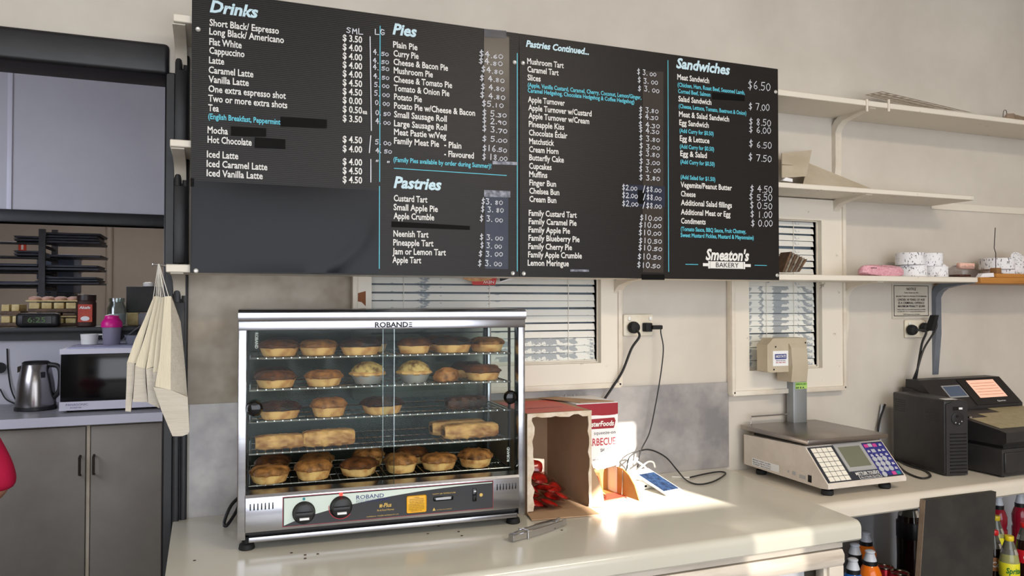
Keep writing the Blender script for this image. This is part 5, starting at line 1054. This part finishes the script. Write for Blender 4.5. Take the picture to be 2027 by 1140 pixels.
# ================================================================ PAPER BAGS ON THE HOOK
hk = thing('bag_hook', 'metal nail hook on the left end of the lowest shelf, carrying the paper bags', 'hook')
hp = at(314, 524, 'y', -.2); G().cyl(at(336, 527, 'y', -.19), hp+V(-.012, 0, .001), .0028, .0028, 8).obj('nail', 'chrome', hk); G().cyl(hp+V(-.012, 0, .001), hp+V(-.014, 0, .001), .006, .006, 10).obj('nail_head', 'chrome', hk)
def zz(x, y): return (230+x/3, 500+y/3)
def bagq(pts, y0, th): return [at(*zz(*p), 'y', y0) for p in pts], V(0, th, 0)
BAGS = [
 ('leftmost thin bundle of cream paper bags hanging on strings', -.190, [[(222, 262), (240, 256), (182, 440), (118, 658), (65, 650), (110, 520), (165, 400)]], [[(64, 650), (110, 656), (106, 760), (86, 945), (54, 942), (60, 800)]], .011),
 ('second bundle of cream paper bags from the left on strings', -.203, [[(238, 258), (258, 262), (222, 460), (172, 690), (112, 674), (170, 500)]], [[(112, 676), (172, 688), (176, 780), (188, 888), (98, 886), (108, 760)]], .011),
 ('third, narrow bundle of cream paper bags on strings', -.216, [[(258, 262), (272, 266), (250, 460), (226, 676), (176, 692), (215, 480)]], [[(176, 692), (226, 680), (236, 800), (258, 925), (190, 892)]], .011),
 ('fourth, very narrow bundle of cream paper bags on strings', -.229, [[(272, 266), (290, 262), (272, 460), (248, 706), (218, 712), (242, 480)]], [[(218, 712), (248, 706), (254, 740), (236, 790), (222, 760)]], .011),
 ('front and largest bundle of cream paper bags, hanging lowest', -.245, [[(288, 260), (325, 258), (326, 500), (323, 815), (231, 796), (256, 640), (272, 460)]], [[(220, 797), (322, 814), (424, 858), (435, 1062), (425, 1078), (390, 1090), (334, 1090), (268, 935)]], .011)]
for lab, y0, ups, los, th in BAGS:
    t = thing('paper_bag_bundle', lab, 'paper bags', group='paper bag bundles on the hook')
    for pg in ups:
        p, o = bagq(pg, y0, th); G().prism(p, o).obj('bag_faces', 'paper_bag', t, 0)
        if lab.startswith('front'):
            g = G(); lc_ = [(325, 258), (326, 400), (326, 560), (325, 700), (323, 815)]; rc_ = [(330, 262), (382, 410), (402, 600), (414, 740), (426, 900)]
            va = [[g.bm.verts.new(at(*zz(*p), 'y', y)+V(0, dy, 0)) for p, y in zip(ch, [yy_]*5)] for ch, yy_ in ((lc_, y0), (rc_, -.205)) for dy in (0, .008)]
            for k in range(4):
                for a_, b_ in ((0, 2), (2, 3), (3, 1), (1, 0)): g.bm.faces.new((va[a_][k], va[b_][k], va[b_][k+1], va[a_][k+1]))
            g.obj('bag_sides', 'paper_bag_shaded', t, 0)
    for pg in los: p, o = bagq(pg, y0+.001, th); G().prism(p, o).obj('bag_ends', 'paper_bag_shaded', t, 0)
    a = sum((at(*zz(*p), 'y', y0+th*.5) for p in ups[0][:2]), V(0, 0, 0))/2
    for k in (-1, 1): G().tube([hp+V(k*.001, -.001, .002), a+V(k*.005, 0, -.012)], .0009, 5, smooth=False).obj('string', 'string_white', t)

# ================================================================ KITCHEN BEYOND THE DOORWAY
BZ, BF = .95, 2.04
kb_ = thing('kitchen_cabinet', 'grey-beige two door kitchen cabinet seen through the doorway', 'cabinet')
xe = -.237; xm = at(174, 950, 'y', BF).x
B('carcass', 'cabinet_door', kb_, -1.6, xe, BF+.02, KW-.002, .0, BZ-.045)
for x0_, x1_, hx in ((-1.15, xm-.012, at(157.5, 920, 'y', BF-.02).x), (xm+.012, xe-.003, at(185, 920, 'y', BF-.02).x)):
    d = B('door', 'cabinet_door', kb_, x0_, x1_, BF, BF+.018, .06, BZ-.055, .003)
    z0_, z1_ = at(170, 941, 'y', BF-.02).z, at(170, 903, 'y', BF-.02).z
    G().tube([V(hx, BF-.001, z1_), V(hx, BF-.025, z1_-.004), V(hx, BF-.025, z0_+.004), V(hx, BF-.001, z0_)], .006, 8, smooth=False).obj('handle', 'handle_dark', d)
B('centre_strip', 'sheet_tan', kb_, xm-.007, xm+.007, BF+.004, BF+.02, .06, BZ-.05)
wt = tag(B('bench_worktop', 'bench_grey', None, -1.6, xe+.004, BF-.02, KW-.002, BZ-.04, BZ), 'grey laminate kitchen worktop under the kettle and microwave', 'worktop')
B('edge_trim', 'microwave_white', wt, -1.6, xe+.006, BF-.024, BF-.02, BZ-.044, BZ+.001)
c = at(76, 810, 'z', BZ); kt = thing('kettle', 'brushed steel electric kettle with black handle on the kitchen worktop', 'kettle', (c.x-.012, c.y, BZ))
G().lathe([(.095, 0), (.098, .004), (.097, .018), (.09, .02)], seg=32).obj('power_base', 'black_plastic', kt)
G().lathe([(.093, .02), (.094, .03), (.084, .14), (.066, .235), (.062, .24)], seg=36).obj('body', 'kettle_steel', kt)
G().lathe([(.064, .238), (.065, .246), (.055, .253), (.01, .256)], seg=32).obj('lid', 'black_plastic', kt)
G().prism([V(-.06, -.018, .235), V(-.06, .018, .235), V(-.085, 0, .225)], (0, 0, -.03)).obj('spout', 'kettle_steel', kt)
G().tube([V(.058, -.02, .235), V(.105, -.03, .225), V(.118, -.035, .18), V(.112, -.03, .10), V(.085, -.02, .06)], .013, 10).obj('handle', 'black_plastic', kt); G().box(-.012, .012, -.078, -.068, .03, .2, .004, 2).obj('water_gauge', 'black_gloss', kt).rotation_euler = (0, 0, .6)
mv = thing('microwave', 'white microwave oven with dark glass door on the kitchen worktop', 'microwave')
a, b = at(117, 812, 'y', 2.17), at(117, 691, 'y', 2.17); x0_, x1_ = a.x, xe-.01; z0_, z1_ = BZ+.012, b.z
G().box(x0_, x1_, 2.18, 2.60, z0_, z1_, .006, 2).obj('case', 'microwave_white', mv)
G().box(x0_+.004, x1_-.002, 2.165, 2.18, z0_+.045, z1_-.028, .003, 2).obj('glass_door', 'black_gloss', mv)
B('base_strip', 'microwave_white', mv, x0_, x1_, 2.165, 2.18, z0_, z0_+.044); B('top_strip', 'microwave_white', mv, x0_, x1_, 2.165, 2.18, z1_-.027, z1_)
text('PANASONIC', mv, V(x0_+.03, 2.1645, z0_+.024), *XZ, .010, .10, 'text_navy'); text('INVERTER', mv, V(x0_+.05, 2.1645, z0_+.010), *XZ, .007, .05, 'text_navy')
for x in (x0_+.04, x1_-.04):
    for y in (2.22, 2.56): G().cyl(V(x, y, BZ+.0015), V(x, y, z0_+.001), .014, .014, 10).obj('foot', 'black_rubber', mv)
zt_ = z1_+.0004
tag(G().box(x0_+.03, x1_-.01, 2.17, 2.56, zt_, zt_+.005, .002, 1).obj('tea_towel', 'cloth_blue', None), 'pale blue striped cloth spread on top of the microwave', 'cloth'); zt_ += .0054
def mw(px, py): p = at(px, py, 'z', zt_); return (p.x, min(max(p.y, 2.21), 2.5), zt_)
cu = thing('cup', 'white measuring cup on the microwave', 'cup', mw(177, 682)); G().lathe([(.036, 0), (.040, .003), (.044, .055), (.045, .058), (.042, .058), (.038, .006), (.002, .005)], seg=28).obj('bowl', 'white_plastic', cu); G().tube([V(.042, 0, .054), V(.065, 0, .054), V(.066, 0, .035)], .005, 8, smooth=False).obj('handle', 'white_plastic', cu)
sh = thing('shaker_bottle', 'protein shaker with bright pink lid and grey clear body on the microwave', 'shaker', mw(221, 682)); G().lathe([(.040, 0), (.042, .003), (.048, .10), (.048, .105)], seg=28).obj('body', 'shaker_body', sh)
ld = G().lathe([(.052, .095), (.053, .10), (.052, .122), (.040, .140), (.036, .142), (.036, .155), (.034, .158)], seg=32).obj('lid', 'shaker_pink', sh); G().lathe([(.026, .158), (.024, .163), (.005, .164)], (-.005, 0, 0), 20).obj('spout_cap', 'shaker_pink', ld); G().tube([V(-.03, -.012, .158), V(0, -.034, .164), V(.03, -.012, .158)], .003, 6).obj('carry_loop', 'white_plastic', ld)
co = thing('plastic_container', 'clear plastic tub tilted on the microwave behind the paper bags', 'tub', mw(272, 681)); o = G().lathe([(.05, 0), (.055, .004), (.065, .05), (.068, .052), (.062, .05), (.05, .006)], seg=28).obj('tub', 'plastic_clear_grey', co); G().lathe([(.066, 0), (.068, .003), (.05, .006), (.01, .006)], seg=28).obj('lid', 'plastic_clear_grey', co).location = (-.03, .02, .06)
for q in co.children: pass
D.objects[[q.name for q in D.objects if q.parent == co and q.name.startswith('lid')][0]].rotation_euler = (0, -.7, 0)
SZ = 1.3754
def sill(px, y): p = at(px, 650, 'y', y); return p.x
cj = thing('coffee_jar', 'instant coffee jar with dark lid and red label on the kitchen sill', 'jar', (sill(171, KW-.03), KW-.03, SZ))
G().lathe([(.045, 0), (.049, .004), (.049, .13), (.044, .145)], seg=28, sq=3.).obj('glass', 'coffee_brown', cj); G().lathe([(.047, .145), (.049, .147), (.049, .178), (.046, .18)], seg=28).obj('lid', 'coffee_lid', cj)
G().box(-.036, .036, -.052, -.049, .025, .125, .001).obj('label_panel', 'coffee_label', cj); text('Alcafe', cj, V(-.03, -.0526, .10), *XZ, .014, .055, 'text_white', bold=.03, shear=.2); G().lathe([(.022, 0), (.022, .001), (.018, .001)], seg=24, sy=.6).obj('cup_picture', 'receipt_paper', cj).location = (0, -.0524, .045)
D.objects[[q.name for q in D.objects if q.parent == cj and q.name.startswith('cup_picture')][0]].rotation_euler = (math.pi/2, 0, 0)
ck = thing('clock_radio', 'black clock radio with dim green digits on the kitchen sill', 'clock', (sill(76, KW-.06), KW-.06, SZ)); G().box(-.105, .105, -.035, .04, 0, .078, .022, 4).obj('case', 'black_plastic', ck); G().box(-.07, .07, -.037, -.034, .018, .062, .002).obj('display_window', 'black_gloss', ck); text('6:25', ck, V(-.045, -.0378, .026), *XZ, .028, .085, 'clock_green')
# trays of slices on the sill behind the clock
for i, (xa, xb, z0_, z1_, m, m2, lab) in enumerate(((52, 152, 0, .045, 'cake_dark', 'cake_cream', 'lowest tray of slices on the kitchen sill behind the clock'), (60, 152, .05, .075, 'cake_cream', 'cake_dark', 'second tray of slices stacked behind the clock'), (55, 152, .08, .135, 'cake_dark', 'cake_cream', 'third tray of slices with cream fronts, behind the clock'), (50, 153, .14, .165, 'cake_cream', 'cake_pink', 'topmost tray of pink iced cakes behind the clock'), (0, 44, 0, .06, 'cake_dark', 'cake_cream', 'dark tray at the left edge of the kitchen sill'), (0, 40, .065, .125, 'cake_dark', 'cake_cream', 'tray of yellow slices above the dark one at the left edge of the sill'))):
    y = KW+.09; x0_, x1_ = sill(xa, y), sill(xb, y); t = thing('slice_tray', lab, 'cake tray', (x0_, y, SZ+z0_), 0, 'trays of slices on the sill')
    h = z1_-z0_; B('tray', m, t, 0, x1_-x0_, 0, .2, 0, h*.35, .002)
    n = max(2, int((x1_-x0_)/.06))
    for k in range(n):
        w_ = (x1_-x0_)/n
        if m2 == 'cake_pink': G().lathe([(.8, h*.3), (1, h*.6), (.8, h*1.0), (.3, h*1.2), (.05, h*1.22)], (w_*(k+.5), .05, 0), 16, w_*.45, .04).obj('iced_cake', m2, t); G().lathe([(.8, h*.3), (1, h*.6), (.8, h*1.0), (.3, h*1.2), (.05, h*1.22)], (w_*(k+.5), .14, 0), 16, w_*.45, .04).obj('iced_cake', m2, t)
        else: B('slice', m2, t, w_*k+.006, w_*(k+1)-.006, -.004, .19, h*.36, h*.98, .002)
gj = thing('glass_jar', 'empty clear glass jar on the kitchen sill behind the pink shaker', 'jar', (sill(231, KW+.02), KW+.02, SZ)); G().lathe([(.045, 0), (.05, .005), (.052, .10), (.04, .125), (.038, .135), (.043, .14), (.043, .16), (.038, .16), (.034, .125), (.046, .10), (.045, .008), (.002, .006)], seg=28).obj('glass', 'jar_glass', gj); G().lathe([(.044, .008), (.045, .07), (.002, .07)], seg=24).obj('contents', 'receipt_paper', gj)
a = thing('storage_box', 'yellow and grey plastic box on the kitchen sill below the dark panel', 'box', (sill(251, KW+.08), KW+.08, SZ)); B('yellow_side', 'cake_cream', a, 0, .06, 0, .12, 0, .075, .004); B('grey_side', 'plastic_clear_grey', a, .06, .2, 0, .12, 0, .07, .004)
a = thing('dark_screen', 'dark square screen standing on the yellow and grey box', 'screen', (sill(249, KW+.1), KW+.1, SZ+.0754)); B('panel', 'black_plastic', a, 0, .24, 0, .03, 0, .155, .003); B('frame_edge', 'board_dark', a, .004, .236, -.003, 0, .004, .15)
a = thing('white_cap', 'small white tub on top of the dark square screen', 'tub', (sill(294, KW+.12), KW+.115, SZ+.0754+.1554)); G().lathe([(.03, 0), (.032, .003), (.032, .02), (.02, .026), (.002, .027)], seg=20).obj('cap', 'white_plastic', a)  # loose white cap lying on the screen
a = thing('kitchen_power_lead', 'black power leads hanging down the kitchen wall by the kettle', 'cable'); G().tube([at(14, 690, 'y', KW-.01), at(16, 730, 'y', KW-.01), at(22, 770, 'y', KW-.02), at(34, 798, 'y', KW-.05)], .004, 6).obj('lead', 'black_cord', a); G().tube([at(0, 770, 'y', KW-.02), at(12, 790, 'y', KW-.03), at(32, 800, 'y', KW-.06)], .004, 6).obj('lead', 'black_cord', a); G().cyl(at(0, 728, 'y', KW-.001), at(0, 728, 'y', KW-.03), .03, .028, 16).obj('plug', 'black_rubber', a)
# bakery rack and trays in the far kitchen
RY = 4.0
rk = thing('bakery_rack', 'dark steel bakery rack standing in the far kitchen', 'rack')
def rx(px, py, y): return at(px, py, 'y', y)
for px, y in ((83, RY-.045), (108, RY+.46)):
    p = rx(px, 470, y); B('post', 'rack_metal', rk, p.x-.02, p.x+.02, y, y+.03, 0, p.z+.06)
for py in (482, 506, 536, 566): p = rx(83, py, RY-.03); q = rx(108, py, RY+.47); G().tube([V(p.x, RY-.03, p.z-.016), V(q.x, RY+.47, p.z-.016)], .012, 6, smooth=False).obj('runner', 'rack_metal', rk)
pl_x = rx(-75, 500, RY-.03).x; B('post', 'rack_metal', rk, pl_x-.02, pl_x+.02, RY-.045, RY-.015, 0, rx(83, 470, RY).z+.06)
for py, y in ((476, RY+.2), (505, RY+.2), (533, RY), (563, RY)): z = rx(60, py, y).z-.013; G().tube([V(pl_x, RY+.3, z), V(rx(83, py, RY).x, RY+.3, z)], .012, 6, smooth=False).obj('runner', 'rack_metal', rk)
TR = ((85, 198, 461, 480, RY, 'topmost thick stack of baking trays right of the rack post'), (88, 200, 504, 508, RY+.3, 'single thin baking tray right of the rack post'), (85, 196, 524, 534, RY, 'third stack of baking trays right of the rack post'), (85, 196, 547, 562, RY, 'lowest stack of baking trays right of the rack post'),
      (28, 80, 466, 476, RY+.2, 'topmost baking tray left of the rack post'), (28, 80, 495, 505, RY+.2, 'second baking tray left of the rack post'), (-60, 78, 520, 533, RY, 'third baking tray left of the rack post'), (-60, 78, 554, 563, RY, 'lowest baking tray left of the rack post'))
for xa, xb, ya, yb_, y, lab in TR:
    a, b = rx(xa, yb_, y), rx(xb, ya, y); t = thing('baking_tray', lab, 'baking tray', (a.x, y, a.z), 0, 'baking trays on the kitchen rack'); n = max(1, int((b.z-a.z)/.018))
    for k in range(n):
        h = (b.z-a.z)/n; g = G().box(0, b.x-a.x-.01*(k % 3), 0, .42, h*k, h*k+h*.55, .003, 1); g.obj('tray_sheet', 'tray_metal', t); G().box(-.004, b.x-a.x+.004-.01*(k % 3), -.005, .425, h*k+h*.56, h*k+h*.7).obj('tray_rim', 'tray_metal', t)
t = thing('blue_crate_stack', 'blue grey crates standing behind the bakery rack', 'crates'); a, b = rx(72, 580, 4.7), rx(146, 503, 4.7)
for k in range(3): z = a.z+(b.z-a.z)*k/3; h = (b.z-a.z)/3; B('crate', 'fridge_blue', t, a.x, b.x, 4.7, 5.1, z+.004, z+h-.004, .006); B('crate_rim', 'fridge_blue', t, a.x-.008, b.x+.008, 4.692, 5.108, z+h-.03, z+h-.006, .003)
B('stand', 'rack_metal', t, a.x, b.x, 4.72, 5.08, 0, a.z)
a, b = rx(37, 496, 5.89), rx(52, 483, 5.89); t = tag(B('wall_sign', 'sign_red', None, a.x, b.x, 5.885, 5.899, a.z, b.z), 'small red safety sign on the far kitchen wall', 'sign'); B('extinguisher_symbol', 'sticker_white', t, a.x+(b.x-a.x)*.35, b.x-(b.x-a.x)*.35, 5.883, 5.886, a.z+(b.z-a.z)*.15, b.z-(b.z-a.z)*.15)
p = rx(217, 480, 5.88); tag(G().cyl(V(p.x, 5.87, .0), V(p.x, 5.87, 2.79), .03, .03, 12).obj('wall_pipe', 'kitchen_wall_warm', None), 'pale vertical pipe on the far kitchen wall', 'pipe')

# ================================================================ PERSON AT THE LEFT EDGE
ps = thing('person', 'person in a bright pink short sleeved t-shirt at the left edge of the doorway', 'person', (-.872, 1.1, 0))
def skin(name, m, verts, edges, rad, root=0, sub=2):
    me = D.meshes.new(name); me.from_pydata(verts, edges, []); o = link(name, me, ps); md = o.modifiers.new('Skin', 'SKIN'); md.use_smooth_shade = True
    for v, r in zip(me.skin_vertices[0].data, rad): v.radius = r if isinstance(r, tuple) else (r, r)
    me.skin_vertices[0].data[root].use_root = True
    s_ = o.modifiers.new('Subdivision', 'SUBSURF'); s_.levels = sub; s_.render_levels = sub; me.materials.append(MATS[m]); return o
bv = [(0, 0, .60), (0, 0, .72), (0, 0, .86), (0, 0, .97), (0, 0, 1.03), (0, -.01, 1.10), (0, -.012, 1.17), (0, -.012, 1.235)]
be = [(i, i+1) for i in range(7)]; br = [(.085, .07), (.08, .065), (.09, .07), (.075, .055), .034, (.058, .066), (.066, .074), (.045, .05)]
for s_ in (-1, 1):
    n0 = len(bv); bv += [(s_*.10, 0, .985), (s_*.140, .0, .82), (s_*.09, .10, .76), (s_*.05, .125, .75)]; br += [.036, .028, .021, (.020, .014)]; be += [(3, n0), (n0, n0+1), (n0+1, n0+2), (n0+2, n0+3)]
    for k in range(4): f = len(bv); bv += [(s_*(.03-.002*k), .125+.002*k, .735+.010*k), (s_*(.005-.003*(k % 2)), .128, .733+.010*k)]; br += [.007, .006]; be += [(n0+3, f), (f, f+1)]
    f = len(bv); bv += [(s_*.04, .115, .775), (s_*.025, .11, .795)]; br += [.008, .006]; be += [(n0+3, f), (f, f+1)]
    n1 = len(bv); bv += [(s_*.055, 0, .56), (s_*.06, 0, .31), (s_*.06, .01, .06), (s_*.062, -.07, .03)]; br += [.06, .043, .03, (.03, .022)]; be += [(0, n1), (n1, n1+1), (n1+1, n1+2), (n1+2, n1+3)]
skin('body', 'skin', bv, be, br)
sv = [(0, 0, .62), (0, 0, .74), (0, 0, .88), (0, 0, .975)]; sr = [(.125, .095), (.118, .09), (.116, .086), (.085, .062)]; se = [(0, 1), (1, 2), (2, 3)]
for s_ in (-1, 1): n0 = len(sv); sv += [(s_*.10, 0, .975), (s_*.135, 0, .88), (s_*.145, 0, .80)]; sr += [.05, .05, .056]; se += [(3, n0), (n0, n0+1), (n0+1, n0+2)]
skin('t_shirt', 'shirt_pink', sv, se, sr)
tv = [(0, 0, .64), (0, 0, .57)]; tr_ = [(.10, .08), (.105, .085)]; te = [(0, 1)]
for s_ in (-1, 1): n0 = len(tv); tv += [(s_*.055, 0, .53), (s_*.06, 0, .31), (s_*.06, .01, .09)]; tr_ += [.07, .055, .05]; te += [(1, n0), (n0, n0+1), (n0+1, n0+2)]
skin('trousers', 'trousers_black', tv, te, tr_)
G().sphere((0, .012, 1.185), .082, 20, (.9, 1.0, .95)).obj('hair', 'hair', ps)
for s_ in (-1, 1): G().sphere((s_*.026, -.078, 1.15), .009, 10).obj('eye', 'white_plastic', ps); G().sphere((s_*.068, -.01, 1.145), .016, 10, (.5, .8, 1.2)).obj('ear', 'skin', ps); G().box(s_*.062-.032, s_*.062+.032, -.13, .045, 0, .055, .02, 3).obj('shoe', 'trousers_black', ps)
G().sphere((0, -.085, 1.13), .012, 10, (.8, 1, 1.2)).obj('nose', 'skin', ps); G().sphere((0, -.079, 1.10), .016, 10, (1.2, .5, .35)).obj('mouth', 'cake_pink', ps)

# ================================================================ WRITING -> MESH
tmp = []
for rec in [('H',)+(None,)*12] + TX:
    cu_ = D.curves.new('t', 'FONT'); cu_.body = rec[0]; cu_.size = 1; cu_.offset = rec[9] or 0; cu_.shear = rec[10] or 0; cu_.resolution_u = 2; cu_.fill_mode = 'FRONT'
    o = D.objects.new('t', cu_); C.objects.link(o); tmp.append(o)
bpy.context.view_layer.update(); dg = bpy.context.evaluated_depsgraph_get()
CAPH = .7
for o, rec in zip(tmp, [None]+TX):
    me = D.meshes.new_from_object(o.evaluated_get(dg))
    if rec is None:
        CAPH = max(v.co.y for v in me.vertices); D.meshes.remove(me); continue
    s, parent, org, X, Y, cap, width, m, name, bold, shear, align, wrap = rec
    if not me.vertices: D.meshes.remove(me); continue
    xs = [v.co.x for v in me.vertices]; a, b = min(xs), max(xs); ky = cap/CAPH; kx = (width/(b-a)) if width else ky*.8
    off = -(b-a)*kx/2 if align == 'C' else 0
    for v in me.vertices:
        x, y = (v.co.x-a)*kx+off, v.co.y*ky
        if wrap: r, t0 = wrap; t_ = t0+x/r; v.co = V(r*math.sin(t_), -r*math.cos(t_), org.z+y)
        else: v.co = org+X*x+Y*y
    me.materials.clear(); me.materials.append(MATS[m]); me.name = name
    link(name, me, parent)
for o in tmp:
    cu_ = o.data; D.objects.remove(o); D.curves.remove(cu_)
